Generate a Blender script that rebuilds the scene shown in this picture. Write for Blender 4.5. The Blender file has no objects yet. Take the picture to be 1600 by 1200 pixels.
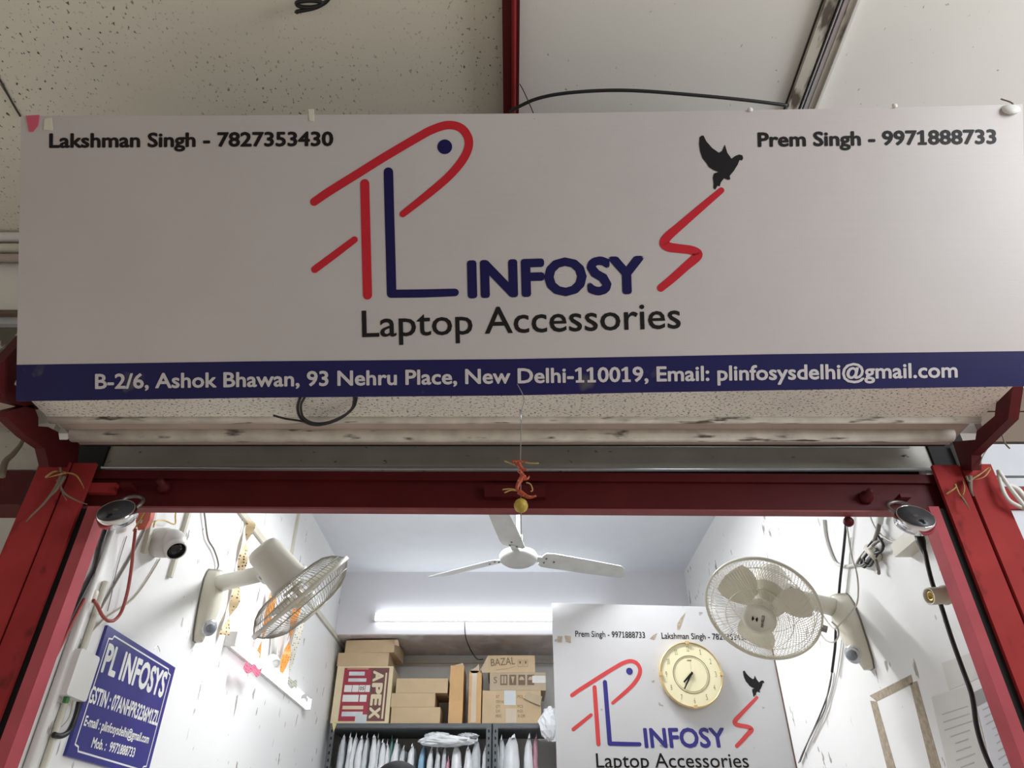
import bpy, math, random
from mathutils import Vector, Matrix

# ------------------------------------------------------------------ camera
SC = bpy.context.scene
COL = SC.collection
F = 1105.0                       # focal length in pixels of the 1600 x 1200 frame
PITCH = math.radians(35.0)
CAM = Vector((0, 0, 1.5))
RIGHT = Vector((1, 0, 0))
UP = Vector((0, -math.sin(PITCH), math.cos(PITCH)))
FWD = Vector((0, math.cos(PITCH), math.sin(PITCH)))
cam_data = bpy.data.cameras.new('camera')
cam_data.sensor_width = 36.0
cam_data.lens = 36.0 * F / 1600.0
cam_data.clip_start = 0.02
cam = bpy.data.objects.new('camera', cam_data)
cam.location = CAM
cam.rotation_euler = (math.pi / 2 + PITCH, 0, 0)
COL.objects.link(cam)
SC.camera = cam

# ------------------------------------------------------------------ light
world = bpy.data.worlds.new('overcast_sky')
SC.world = world
world.use_nodes = True
bg = world.node_tree.nodes['Background']
bg.inputs[0].default_value = (1.0, 0.96, 0.91, 1)
bg.inputs[1].default_value = 0.86

def area_light(name, loc, target, sx, sy, power, color):
    l = bpy.data.lights.new(name, 'AREA')
    l.shape = 'RECTANGLE'; l.size = sx; l.size_y = sy; l.energy = power; l.color = color
    o = bpy.data.objects.new(name, l)
    o.location = loc
    o.rotation_euler = (Vector(target) - Vector(loc)).to_track_quat('-Z', 'Y').to_euler()
    COL.objects.link(o)
    return o
# added area light standing in for daylight from the right
area_light('added_daylight', (2.8, -0.05, 2.8), (1.3, 1.5, 2.95), 1.1, 1.1, 52, (0.92, 0.96, 1.0))

SC.view_settings.view_transform = 'Standard'
SC.view_settings.look = 'None'
SC.view_settings.gamma = 1.0
SC.view_settings.use_curve_mapping = False
SC.view_settings.exposure = 0.0

# ------------------------------------------------------------------ pixel to place
def ray(px, py):
    return (RIGHT * ((px - 800) / F) - UP * ((py - 600) / F) + FWD)
def onY(px, py, Y):
    r = ray(px, py); return CAM + r * ((Y - CAM.y) / r.y)
def onX(px, py, X):
    r = ray(px, py); return CAM + r * ((X - CAM.x) / r.x)
def onZ(px, py, Z):
    r = ray(px, py); return CAM + r * ((Z - CAM.z) / r.z)
def onP(px, py, p0, n):
    r = ray(px, py); return CAM + r * ((Vector(p0) - CAM).dot(n) / r.dot(n))
def atd(px, py, d):
    return CAM + ray(px, py) * d

# ------------------------------------------------------------------ materials
MATS = {}
def mat(name, color, rough=0.6, metal=0.0, vary=0.0, vscale=8.0, dirt=None, dirt_scale=(60, 60, 60),
        dirt_lo=0.62, dirt_hi=0.68, mask_scale=1.5, mask=None, bump=0.0, bump_scale=200.0, emit=None,
        emit_strength=0.0, trans=0.0, spec=0.5, wave=None):
    m = bpy.data.materials.new(name); m.use_nodes = True
    nt = m.node_tree; N = nt.nodes; L = nt.links
    b = N['Principled BSDF']
    b.inputs['Base Color'].default_value = (*color, 1)
    b.inputs['Roughness'].default_value = rough
    b.inputs['Metallic'].default_value = metal
    b.inputs['Specular IOR Level'].default_value = spec
    if trans: b.inputs['Transmission Weight'].default_value = trans
    if emit:
        b.inputs['Emission Color'].default_value = (*emit, 1)
        b.inputs['Emission Strength'].default_value = emit_strength
    out = None
    if vary or dirt or bump or wave:
        tc = N.new('ShaderNodeTexCoord')
    if vary:
        n = N.new('ShaderNodeTexNoise'); n.inputs['Scale'].default_value = vscale; n.inputs['Detail'].default_value = 6
        L.new(tc.outputs['Object'], n.inputs['Vector'])
        r = N.new('ShaderNodeMapRange')
        r.inputs[1].default_value = 0.3; r.inputs[2].default_value = 0.7
        r.inputs[3].default_value = 1 - vary; r.inputs[4].default_value = 1 + vary * 0.5
        L.new(n.outputs['Fac'], r.inputs[0])
        mx = N.new('ShaderNodeMix'); mx.data_type = 'RGBA'; mx.blend_type = 'MULTIPLY'; mx.inputs[0].default_value = 1
        mx.inputs[6].default_value = (*color, 1)
        L.new(r.outputs[0], mx.inputs[7])
        out = mx.outputs[2]
    if dirt:
        mp = N.new('ShaderNodeMapping'); mp.inputs['Scale'].default_value = dirt_scale
        L.new(tc.outputs['Object'], mp.inputs['Vector'])
        n = N.new('ShaderNodeTexNoise'); n.inputs['Scale'].default_value = 1.0; n.inputs['Detail'].default_value = 3
        L.new(mp.outputs[0], n.inputs['Vector'])
        r = N.new('ShaderNodeMapRange')
        r.inputs[1].default_value = dirt_lo; r.inputs[2].default_value = dirt_hi
        L.new(n.outputs['Fac'], r.inputs[0])
        fac = r.outputs[0]
        if mask is not None:
            n2 = N.new('ShaderNodeTexNoise'); n2.inputs['Scale'].default_value = mask_scale; n2.inputs['Detail'].default_value = 2
            L.new(tc.outputs['Object'], n2.inputs['Vector'])
            r2 = N.new('ShaderNodeMapRange'); r2.inputs[1].default_value = mask[0]; r2.inputs[2].default_value = mask[1]
            L.new(n2.outputs['Fac'], r2.inputs[0])
            ml = N.new('ShaderNodeMath'); ml.operation = 'MULTIPLY'
            L.new(fac, ml.inputs[0]); L.new(r2.outputs[0], ml.inputs[1]); fac = ml.outputs[0]
        mx = N.new('ShaderNodeMix'); mx.data_type = 'RGBA'
        L.new(fac, mx.inputs[0])
        if out is not None: L.new(out, mx.inputs[6])
        else: mx.inputs[6].default_value = (*color, 1)
        mx.inputs[7].default_value = (*dirt, 1)
        out = mx.outputs[2]
    if out is not None: L.new(out, b.inputs['Base Color'])
    hgt = None
    if bump:
        n = N.new('ShaderNodeTexNoise'); n.inputs['Scale'].default_value = bump_scale; n.inputs['Detail'].default_value = 4
        L.new(tc.outputs['Object'], n.inputs['Vector']); hgt = n.outputs['Fac']; st = bump
    if wave:
        w = N.new('ShaderNodeTexWave'); w.bands_direction = wave[0]; w.inputs['Scale'].default_value = wave[1]
        L.new(tc.outputs['Object'], w.inputs['Vector']); hgt = w.outputs['Fac']; st = wave[2]
    if hgt is not None:
        bp = N.new('ShaderNodeBump'); bp.inputs['Strength'].default_value = st; bp.inputs['Distance'].default_value = 0.002
        L.new(hgt, bp.inputs['Height']); L.new(bp.outputs[0], b.inputs['Normal'])
    MATS[name] = m
    return m

def dots_mat(name, base, dot, scale):
    m = mat(name, base, 0.45)
    nt = m.node_tree; N = nt.nodes; L = nt.links
    tc = N.new('ShaderNodeTexCoord'); v = N.new('ShaderNodeTexVoronoi')
    v.inputs['Scale'].default_value = scale; v.inputs['Randomness'].default_value = 0.35
    L.new(tc.outputs['Object'], v.inputs['Vector'])
    r = N.new('ShaderNodeMapRange'); r.inputs[1].default_value = 0.26; r.inputs[2].default_value = 0.30
    L.new(v.outputs['Distance'], r.inputs[0])
    mx = N.new('ShaderNodeMix'); mx.data_type = 'RGBA'
    L.new(r.outputs[0], mx.inputs[0]); mx.inputs[6].default_value = (*dot, 1); mx.inputs[7].default_value = (*base, 1)
    L.new(mx.outputs[2], N['Principled BSDF'].inputs['Base Color'])
    return m

SIGNW = mat('sign_vinyl_white', (0.54, 0.50, 0.49), 0.42, vary=0.05, vscale=3, wave=('Z', 115.0, 0.10))
SIGNB = mat('sign_vinyl_blue', (0.014, 0.012, 0.085), 0.4, spec=0.25, vary=0.12, vscale=6, dirt=(0.09, 0.08, 0.10), dirt_scale=(9, 9, 9), dirt_lo=0.66, dirt_hi=0.75)
INKR = mat('ink_red', (0.52, 0.022, 0.035), 0.45, spec=0.2)
INKB = mat('ink_blue', (0.012, 0.010, 0.075), 0.45, spec=0.2)
INKK = mat('ink_black', (0.014, 0.012, 0.013), 0.45, spec=0.2)
INKW = mat('ink_pale_grey', (0.60, 0.56, 0.57), 0.45, spec=0.2)
SOFF = mat('canopy_paint', (0.72, 0.68, 0.59), 0.7, vary=0.06, vscale=2.5, dirt=(0.10, 0.08, 0.06), dirt_scale=(95, 65, 60),
           dirt_lo=0.62, dirt_hi=0.68, mask=(0.36, 0.56), mask_scale=1.5)
SOFF2 = mat('canopy_paint_clean', (0.76, 0.745, 0.70), 0.5, vary=0.04, vscale=2.0, dirt=(0.30, 0.28, 0.25), dirt_scale=(60, 40, 60),
            dirt_lo=0.70, dirt_hi=0.75)
SEAM = mat('seam_dark', (0.05, 0.042, 0.035), 0.9)
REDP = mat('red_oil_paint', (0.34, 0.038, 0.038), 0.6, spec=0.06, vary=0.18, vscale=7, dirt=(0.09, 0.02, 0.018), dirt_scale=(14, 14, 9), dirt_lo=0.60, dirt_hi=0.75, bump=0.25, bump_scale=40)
REDD = mat('red_dark_and_shaded', (0.085, 0.008, 0.009), 0.5, spec=0.2, vary=0.2, vscale=5, bump=0.2, bump_scale=30)  # darkened red: holds the hood's shade on the beam and brackets
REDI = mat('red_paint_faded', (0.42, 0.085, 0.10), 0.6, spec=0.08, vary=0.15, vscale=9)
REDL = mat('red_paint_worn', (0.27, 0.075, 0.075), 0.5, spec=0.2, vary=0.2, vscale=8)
BLK = mat('black_slot', (0.006, 0.006, 0.006), 0.9)
HOOD = mat('hood_sheet', (0.82, 0.77, 0.70), 0.55, vary=0.10, vscale=3, dirt=(0.13, 0.11, 0.09), dirt_scale=(115, 210, 100), dirt_lo=0.585, dirt_hi=0.625)
HOODR = mat('hood_ridge', (0.74, 0.69, 0.62), 0.4, vary=0.25, vscale=14, dirt=(0.10, 0.08, 0.06), dirt_scale=(10, 60, 40), dirt_lo=0.60, dirt_hi=0.70)
HOODB = mat('hood_band', (0.50, 0.40, 0.35), 0.6, vary=0.2, vscale=5)
GREYP = mat('shutter_grey', (0.48, 0.465, 0.42), 0.5, vary=0.14, vscale=6, dirt=(0.05, 0.045, 0.04), dirt_scale=(30, 30, 50), dirt_lo=0.66, dirt_hi=0.74)
DARK = mat('gap_shade_dark', (0.02, 0.02, 0.02), 0.9)  # near-black fill that paints the shade in gaps around shutter and hood
CHROME = mat('chrome', (0.78, 0.78, 0.80), 0.12, 1.0)
CHROMED = mat('lock_face', (0.045, 0.048, 0.055), 0.35)
STEEL = mat('dull_steel', (0.22, 0.20, 0.19), 0.4, 0.8)
WALL = mat('wall_white_paint', (0.86, 0.86, 0.85), 0.6, vary=0.03, vscale=2, dirt=(0.36, 0.33, 0.30), dirt_scale=(22, 22, 9),
           dirt_lo=0.67, dirt_hi=0.69, mask=(0.42, 0.50), mask_scale=1.6, bump=0.06, bump_scale=30)
WALLB = mat('wall_back_paint', (0.78, 0.77, 0.80), 0.65, vary=0.03, vscale=2)
CEILM = mat('ceiling_paint', (0.84, 0.87, 0.92), 0.7, vary=0.02)
DAMP = mat('damp_plaster', (0.66, 0.58, 0.55), 0.8, vary=0.2, vscale=6, dirt=(0.72, 0.70, 0.68), dirt_scale=(9, 6, 9), dirt_lo=0.56, dirt_hi=0.66)
RECW = mat('recess_wall', (0.74, 0.73, 0.70), 0.8, vary=0.08, vscale=4)
PLAS = mat('dirty_plaster', (0.62, 0.58, 0.54), 0.8, vary=0.15, vscale=14, dirt=(0.16, 0.11, 0.10), dirt_scale=(30, 30, 7), dirt_lo=0.55, dirt_hi=0.62)
FLOORM = mat('floor_stone', (0.62, 0.60, 0.57), 0.5, vary=0.1)
PAVE = mat('pavement_stone', (0.62, 0.58, 0.52), 0.8, vary=0.1)
CREAM = mat('fan_cream', (0.78, 0.755, 0.64), 0.32, vary=0.04, vscale=10)
CREAMD = mat('fan_wire', (0.40, 0.38, 0.32), 0.4)
CREAML = mat('fan_wire_light', (0.78, 0.74, 0.62), 0.4)
FANW = mat('ceiling_fan_white', (0.62, 0.63, 0.62), 0.4, vary=0.12, vscale=9)
GREYK = mat('knob_grey', (0.22, 0.24, 0.27), 0.35)
SILV = mat('silver_trim', (0.62, 0.63, 0.65), 0.25, 0.6)
PVC = mat('pvc_white', (0.72, 0.71, 0.67), 0.4, vary=0.06, vscale=8)
PVCC = mat('pvc_cream', (0.66, 0.63, 0.53), 0.45, vary=0.06, vscale=8)
CABK = mat('cable_black', (0.012, 0.012, 0.013), 0.4)
CABG = mat('cable_grey', (0.22, 0.20, 0.17), 0.5)
CABW = mat('cable_white', (0.62, 0.60, 0.54), 0.5)
CABT = mat('cable_tan', (0.46, 0.40, 0.27), 0.5)
CABR = mat('cable_red', (0.34, 0.055, 0.045), 0.4)
CORAL = mat('coral_plastic', (0.72, 0.17, 0.12), 0.4)
GLASSK = mat('lens_black', (0.01, 0.01, 0.011), 0.08)
PLATE = mat('name_plate_blue', (0.030, 0.030, 0.22), 0.25)
WHITE = mat('white_plastic', (0.80, 0.80, 0.77), 0.35)
TUBE = mat('tube_and_fill_glow', (1, 1, 1), 0.3, emit=(0.90, 0.95, 1.0), emit_strength=8.5)
TUBE2 = mat('tube_glow_soft', (1, 1, 1), 0.3, emit=(0.95, 0.97, 1.0), emit_strength=2.6)
ORANGE = dots_mat('ribbon_orange', (0.85, 0.33, 0.06), (0.45, 0.10, 0.02), 75)
CRDOT = dots_mat('ribbon_cream', (0.80, 0.62, 0.36), (0.10, 0.06, 0.05), 62)
WHDOT = dots_mat('ribbon_white', (0.72, 0.72, 0.62), (0.10, 0.11, 0.10), 75)
PINK = dots_mat('ribbon_pink', (0.80, 0.20, 0.32), (0.20, 0.03, 0.06), 70)
YELDOT = dots_mat('ribbon_yellow', (0.72, 0.66, 0.30), (0.25, 0.2, 0.1), 90)
CARD = mat('cardboard', (0.62, 0.46, 0.28), 0.8, vary=0.10, vscale=7)
CARD2 = mat('cardboard_orange', (0.68, 0.42, 0.19), 0.75, vary=0.10, vscale=7)
CARD3 = mat('cardboard_greyish', (0.52, 0.42, 0.29), 0.8, vary=0.10, vscale=7)
CARDL = mat('cardboard_pale', (0.62, 0.47, 0.33), 0.8)
CARDP = mat('cardboard_printed_cream', (0.78, 0.66, 0.43), 0.7, vary=0.08)
CRIM = mat('print_crimson', (0.36, 0.030, 0.055), 0.5)
MAROON = mat('print_maroon', (0.16, 0.06, 0.055), 0.5)
PCREAM = mat('print_cream', (0.72, 0.62, 0.42), 0.5)
PBROWN = mat('print_brown', (0.17, 0.11, 0.065), 0.6)
TAPE = mat('clear_tape', (0.66, 0.55, 0.42), 0.12)
TAPEW = mat('tape_shiny', (0.62, 0.66, 0.66), 0.15)
RACK = mat('rack_grey', (0.115, 0.125, 0.13), 0.45, 0.3, vary=0.1)
PACKET = mat('poly_packet', (0.86, 0.88, 0.90), 0.28, vary=0.10, vscale=14)
PACKETG = mat('poly_packet_grey', (0.66, 0.69, 0.72), 0.3, vary=0.16, vscale=20)
PACKETT = mat('teal_folder', (0.18, 0.40, 0.36), 0.5)
PACKETB = mat('blue_packet', (0.28, 0.50, 0.68), 0.4)
PACKETP = mat('pink_packet', (0.60, 0.30, 0.38), 0.4)
BOARD = mat('board_vinyl', (0.60, 0.60, 0.61), 0.45, vary=0.05, vscale=4, dirt=(0.36, 0.34, 0.30), dirt_scale=(14, 14, 18), dirt_lo=0.69, dirt_hi=0.72)
INKR2 = mat('ink_red_board', (0.62, 0.06, 0.06), 0.45)
INKB2 = mat('ink_blue_board', (0.035, 0.03, 0.22), 0.45)
WOOD = mat('brown_wood', (0.13, 0.065, 0.045), 0.5, vary=0.15, vscale=12)
CLOCKF = mat('clock_face', (0.88, 0.82, 0.55), 0.4)
CLOCKG = mat('clock_gold', (0.74, 0.55, 0.26), 0.25, 0.3)
CLOCKR = mat('clock_ring', (0.30, 0.25, 0.12), 0.4)
RESID = mat('adhesive_residue', (0.42, 0.35, 0.26), 0.9, vary=0.3, vscale=60)
PAPER = mat('paper', (0.72, 0.71, 0.67), 0.5, vary=0.03)
PAPERG = mat('glossy_paper', (0.74, 0.76, 0.80), 0.12)
PRINTG = mat('print_grey', (0.36, 0.36, 0.36), 0.6)
LEMON = mat('lemon', (0.50, 0.36, 0.045), 0.45, vary=0.3, vscale=60, dirt=(0.10, 0.06, 0.01), dirt_scale=(90, 90, 90), dirt_lo=0.62, dirt_hi=0.7)
CHILI = mat('dried_chili', (0.40, 0.06, 0.025), 0.4, vary=0.3, vscale=70, dirt=(0.60, 0.28, 0.10), dirt_scale=(150, 150, 150), dirt_lo=0.58, dirt_hi=0.66)
STRAW = mat('straw', (0.42, 0.27, 0.10), 0.7, vary=0.2, vscale=60)
STRAWG = mat('straw_grey', (0.20, 0.16, 0.12), 0.8)
THREAD = mat('thread', (0.25, 0.25, 0.24), 0.7)
PINKT = mat('pink_tape', (0.60, 0.10, 0.16), 0.5)
BROWN = mat('neighbour_brown', (0.17, 0.12, 0.09), 0.7, vary=0.15)
NSLAT = mat('neighbour_slat', (0.52, 0.54, 0.58), 0.4, vary=0.08)
SKIN = mat('skin', (0.40, 0.22, 0.14), 0.5)
HAIR = mat('hair_black', (0.004, 0.004, 0.005), 0.7, spec=0.15, bump=0.6, bump_scale=150)
SHIRT = mat('shirt_grey', (0.14, 0.16, 0.22), 0.8)
GREEN = mat('green_connector', (0.05, 0.22, 0.06), 0.4)
BRASS = mat('brass', (0.55, 0.40, 0.14), 0.3, 0.8)
ORBRICK = mat('exposed_brick', (0.45, 0.24, 0.12), 0.9, vary=0.3, vscale=40)

# ------------------------------------------------------------------ mesh helpers
class MB:
    def __init__(self):
        self.v = []; self.f = []; self.s = []
    def add(self, vs, fs, smooth=False):
        o = len(self.v)
        self.v += [Vector(p) for p in vs]
        for f in fs:
            self.f.append([i + o for i in f]); self.s.append(smooth)
        return self
    def box(self, lo, hi):
        x0, y0, z0 = lo; x1, y1, z1 = hi
        return self.add([(x0,y0,z0),(x1,y0,z0),(x1,y1,z0),(x0,y1,z0),(x0,y0,z1),(x1,y0,z1),(x1,y1,z1),(x0,y1,z1)],
                        [(0,3,2,1),(4,5,6,7),(0,1,5,4),(1,2,6,5),(2,3,7,6),(3,0,4,7)])
    def obox(self, c, ax, ay, az):      # centre and three half axes
        c = Vector(c); ax = Vector(ax); ay = Vector(ay); az = Vector(az)
        P = [c + ax*i + ay*j + az*k for k in (-1,1) for i, j in ((-1,-1),(1,-1),(1,1),(-1,1))]
        return self.add(P, [(0,3,2,1),(4,5,6,7),(0,1,5,4),(1,2,6,5),(2,3,7,6),(3,0,4,7)])
    def bbox(self, c, ax, ay, az, r):   # box with rounded edges in the ax / ay outline
        c = Vector(c); ax = Vector(ax); ay = Vector(ay)
        la, lb = ax.length, ay.length; ua, ub = ax.normalized(), ay.normalized()
        pts = []
        for sx, sy, a0 in ((1,1,0),(-1,1,90),(-1,-1,180),(1,-1,270)):
            for k in range(5):
                a = math.radians(a0 + 22.5*k)
                pts.append(c + ua*(sx*(la-r) + r*math.cos(a)) + ub*(sy*(lb-r) + r*math.sin(a)))
        return self.prism([p - Vector(az) for p in pts], Vector(az)*2)
    def prism(self, pts, vec, smooth=False):
        n = len(pts); pts = [Vector(p) for p in pts]; vec = Vector(vec)
        fs = [list(range(n))[::-1], list(range(n, 2*n))]
        fs += [(i, (i+1) % n, n + (i+1) % n, n + i) for i in range(n)]
        return self.add(pts + [p + vec for p in pts], fs, smooth)
    def tube(self, path, r, n=8, smooth_path=0, caps=True, r_end=None):
        P = [Vector(p) for p in path]
        if smooth_path and len(P) > 2:
            Q = []
            for i in range(len(P)-1):
                a = P[max(i-1,0)]; b = P[i]; c = P[i+1]; d = P[min(i+2,len(P)-1)]
                for k in range(smooth_path):
                    t = k/smooth_path
                    Q.append(0.5*((2*b) + (c-a)*t + (2*a-5*b+4*c-d)*t*t + (3*b-a-3*c+d)*t**3))
            Q.append(P[-1]); P = Q
        vs = []; m = len(P); prev = None
        for i, p in enumerate(P):
            t = (P[min(i+1,m-1)] - P[max(i-1,0)])
            t = t.normalized() if t.length > 1e-9 else Vector((0,0,1))
            if prev is None:
                a = Vector((0,0,1)) if abs(t.z) < 0.9 else Vector((1,0,0))
                u = t.cross(a).normalized()
            else:
                u = (prev - t*prev.dot(t)); u = u.normalized() if u.length > 1e-6 else t.orthogonal().normalized()
            prev = u; w = t.cross(u)
            rr = r if not callable(r) else r(i/(m-1))
            if r_end is not None: rr = r + (r_end - r)*i/(m-1)
            for k in range(n):
                a = 2*math.pi*k/n
                vs.append(p + u*(rr*math.cos(a)) + w*(rr*math.sin(a)))
        fs = []
        for i in range(m-1):
            for k in range(n):
                fs.append((i*n+k, i*n+(k+1)%n, (i+1)*n+(k+1)%n, (i+1)*n+k))
        if caps and n > 2:
            fs.append(list(range(n))[::-1]); fs.append(list(range((m-1)*n, m*n)))
        return self.add(vs, fs, n > 4)
    def lathe(self, c, axis, prof, n=32, sharp=False, caps=True):   # prof: (radius, height along the axis)
        c = Vector(c); t = Vector(axis).normalized(); u = t.orthogonal().normalized(); w = t.cross(u)
        vs = []; m = len(prof)
        for r, h in prof:
            for k in range(n):
                a = 2*math.pi*k/n
                vs.append(c + t*h + u*(r*math.cos(a)) + w*(r*math.sin(a)))
        fs = []
        for i in range(m-1):
            for k in range(n):
                fs.append((i*n+k, i*n+(k+1)%n, (i+1)*n+(k+1)%n, (i+1)*n+k))
        if caps and prof[0][0] > 1e-6: fs.append(list(range(n))[::-1])
        if caps and prof[-1][0] > 1e-6: fs.append(list(range((m-1)*n, m*n)))
        return self.add(vs, fs, not sharp)
    def ring(self, c, axis, R, r, n=48, k=6):
        c = Vector(c); t = Vector(axis).normalized(); u = t.orthogonal().normalized(); w = t.cross(u)
        vs = []; fs = []
        for i in range(n):
            a = 2*math.pi*i/n; d = u*math.cos(a) + w*math.sin(a)
            for j in range(k):
                b = 2*math.pi*j/k
                vs.append(c + d*(R + r*math.cos(b)) + t*(r*math.sin(b)))
        for i in range(n):
            for j in range(k):
                fs.append((i*k+j, ((i+1)%n)*k+j, ((i+1)%n)*k+(j+1)%k, i*k+(j+1)%k))
        return self.add(vs, fs, True)
    def sphere(self, c, r, n=20, m=12, sc=(1,1,1)):
        c = Vector(c); vs = []; fs = []
        for i in range(m+1):
            th = math.pi*i/m
            for k in range(n):
                a = 2*math.pi*k/n
                vs.append(c + Vector((r*sc[0]*math.sin(th)*math.cos(a), r*sc[1]*math.sin(th)*math.sin(a), r*sc[2]*math.cos(th))))
        for i in range(m):
            for k in range(n):
                fs.append((i*n+k, i*n+(k+1)%n, (i+1)*n+(k+1)%n, (i+1)*n+k))
        return self.add(vs, fs, True)
    def ribbon(self, pts, w, th=0.0006):    # pts: centre points, w: half-width vectors
        pts = [Vector(p) for p in pts]
        vs = []; fs = []
        for p, h in zip(pts, w):
            vs += [p - h, p + h]
        for i in range(len(pts)-1):
            fs.append((2*i, 2*i+1, 2*i+3, 2*i+2))
        return self.add(vs, fs, True)
    def build(self, name, material, parent=None):
        me = bpy.data.meshes.new(name)
        off = parent_base(parent) if parent else Vector()
        me.from_pydata([tuple(p - off) for p in self.v], [], self.f)
        me.polygons.foreach_set('use_smooth', self.s)
        me.materials.append(material); me.validate(); me.update()
        o = bpy.data.objects.new(name, me); COL.objects.link(o)
        if parent: o.parent = parent
        return o
def parent_base(p):
    b = Vector()
    while p is not None:
        b += p.location; p = p.parent
    return b
def tag(o, label, cat=None, group=None, kind=None):
    o['label'] = label
    if cat: o['category'] = cat
    if group: o['group'] = group
    if kind: o['kind'] = kind
    return o
def thing(name, loc, label, cat, group=None):
    o = bpy.data.objects.new(name, None); o.empty_display_size = 0.05
    COL.objects.link(o); o.location = loc
    return tag(o, label, cat, group)
def setting(name, loc=(0, 0, 0), label=None, cat=None):
    o = bpy.data.objects.new(name, None); COL.objects.link(o); o.location = loc; o['kind'] = 'structure'
    if label: o['label'] = label
    if cat: o['category'] = cat
    return o
def struct(name, mb, m, parent=None, label=None, cat=None):
    o = mb.build(name, m, parent)
    if parent is None:
        o['kind'] = 'structure'
        if label: o['label'] = label
        if cat: o['category'] = cat
    return o
def one(name, mb, m, label, cat, group=None):
    """A thing that is one mesh: its origin moves to the middle of its base."""
    lo = Vector((min(p.x for p in mb.v), min(p.y for p in mb.v), min(p.z for p in mb.v)))
    hi = Vector((max(p.x for p in mb.v), max(p.y for p in mb.v), max(p.z for p in mb.v)))
    c = Vector(((lo.x+hi.x)/2, (lo.y+hi.y)/2, lo.z))
    mb.v = [p - c for p in mb.v]
    o = mb.build(name, m); o.location = c
    return tag(o, label, cat, group)

def text_raw(body, weight, res=3):
    c = bpy.data.curves.new('lettering', 'FONT'); c.body = body; c.resolution_u = res
    o = bpy.data.objects.new('lettering', c); COL.objects.link(o)
    bpy.context.view_layer.update()
    me = bpy.data.meshes.new_from_object(o)
    V = [v.co.copy() for v in me.vertices]; P = [list(p.vertices) for p in me.polygons]
    bpy.data.objects.remove(o); bpy.data.curves.remove(c); bpy.data.meshes.remove(me)
    vs = []; fs = []
    offs = [(0, 0)] + ([(weight*math.cos(2*math.pi*k/8), weight*math.sin(2*math.pi*k/8)) for k in range(8)] if weight else [])
    for i, (dx, dy) in enumerate(offs):
        b = len(vs)
        vs += [(v.x + dx, v.y + dy, i*0.00003) for v in V]
        fs += [[j + b for j in p] for p in P]
    return vs, fs
CAPH = None
def text(name, parent, body, pl, pr, ptop, normal, m, weight=0.0, lift=0.0006, gap=0.15):
    """Lettering on a surface: baseline from pl to pr, cap height up to ptop."""
    global CAPH
    if CAPH is None:
        v, f = text_raw('H', 0); CAPH = max(p[1] for p in v)
    vs, fs = text_raw(body, weight)
    for i, chr_ in enumerate(body):          # the built-in figure one is a bare stem: give it its flag and foot
        if chr_ != '1': continue
        xr1 = max(p[0] for p in text_raw(body[:i+1], 0)[0]); one_ = text_raw('1', 0)[0]
        sw = max(p[0] for p in one_) - min(p[0] for p in one_); top1 = max(p[1] for p in one_); xl1 = xr1 - sw; w_ = weight
        for P in ([(xl1-0.11-w_, -w_), (xr1+0.11+w_, -w_), (xr1+0.11+w_, 0.07+w_), (xl1-0.11-w_, 0.07+w_)],
                  [(xl1+0.02, top1+w_), (xl1-0.15-w_, top1-0.10), (xl1-0.13-w_*0.5, top1-0.17-w_), (xl1+0.02, top1-0.09-w_)]):
            b_ = len(vs); vs += [(x, y, 0.0003) for x, y in P]; fs.append([b_, b_+1, b_+2, b_+3] if P[0][1] < 0.01 else [b_, b_+1, b_+2, b_+3])
    pl = Vector(pl); pr = Vector(pr); n = Vector(normal).normalized()
    ux = (pr - pl); W = ux.length; ux.normalize()
    uy = n.cross(ux).normalized()
    h = (Vector(ptop) - pl).dot(uy)
    x0 = min(p[0] for p in vs); x1 = max(p[0] for p in vs)
    sx = W/(x1 - x0); sy = h/(CAPH + 2*weight)
    span = [(min(vs[i][0] for i in f), max(vs[i][0] for i in f), k) for k, f in enumerate(fs)]
    words = []                              # a gap as wide as a space starts a new word
    for lo, hi, k in sorted(span):
        if words and lo - words[-1][0] < gap: words[-1][0] = max(words[-1][0], hi); words[-1][1].append(k)
        else: words.append([hi, [k]])
    o = None
    for hi, ks in words:
        used = sorted({i for k in ks for i in fs[k]}); ix = {i: j for j, i in enumerate(used)}
        mb = MB()
        mb.add([pl + ux*((vs[i][0]-x0)*sx) + uy*((vs[i][1]+weight)*sy) + n*(lift + vs[i][2]) for i in used], [[ix[i] for i in fs[k]] for k in ks])
        o = mb.build(name, m, parent)
    return o

def stroke(mb, pts, widths, n, lift):
    """Flat round-ended brush stroke through the points, laid on a plane with normal n."""
    n = Vector(n).normalized(); P = [Vector(p) for p in pts]; m = len(P)
    L = []; R = []
    for i, p in enumerate(P):
        t = (P[min(i+1, m-1)] - P[max(i-1, 0)]).normalized(); s = n.cross(t)
        w = widths[i]/2 if isinstance(widths, (list, tuple)) else widths/2
        L.append(p + s*w + n*lift); R.append(p - s*w + n*lift)
    fs = [(i, i+1, m+i+1, m+i) for i in range(m-1)]
    mb.add(L + R, [f[::-1] for f in fs])
    for i, sg in ((0, -1), (m-1, 1)):
        t = (P[min(i+1, m-1)] - P[max(i-1, 0)]).normalized()*sg; s = n.cross(t)
        w = widths[i]/2 if isinstance(widths, (list, tuple)) else widths/2
        arc = [P[i] + n*lift + s*(w*math.cos(a)) + t*(w*math.sin(a)) for a in [math.pi*k/8 for k in range(9)]]
        mb.add(arc, [list(range(9))[::-1]])
def spline(P, k=6):
    P = [Vector(p) for p in P]; Q = []
    for i in range(len(P)-1):
        a = P[max(i-1,0)]; b = P[i]; c = P[i+1]; d = P[min(i+2,len(P)-1)]
        for j in range(k):
            t = j/k
            Q.append(0.5*((2*b) + (c-a)*t + (2*a-5*b+4*c-d)*t*t + (3*b-a-3*c+d)*t**3))
    Q.append(P[-1]); return Q
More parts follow.
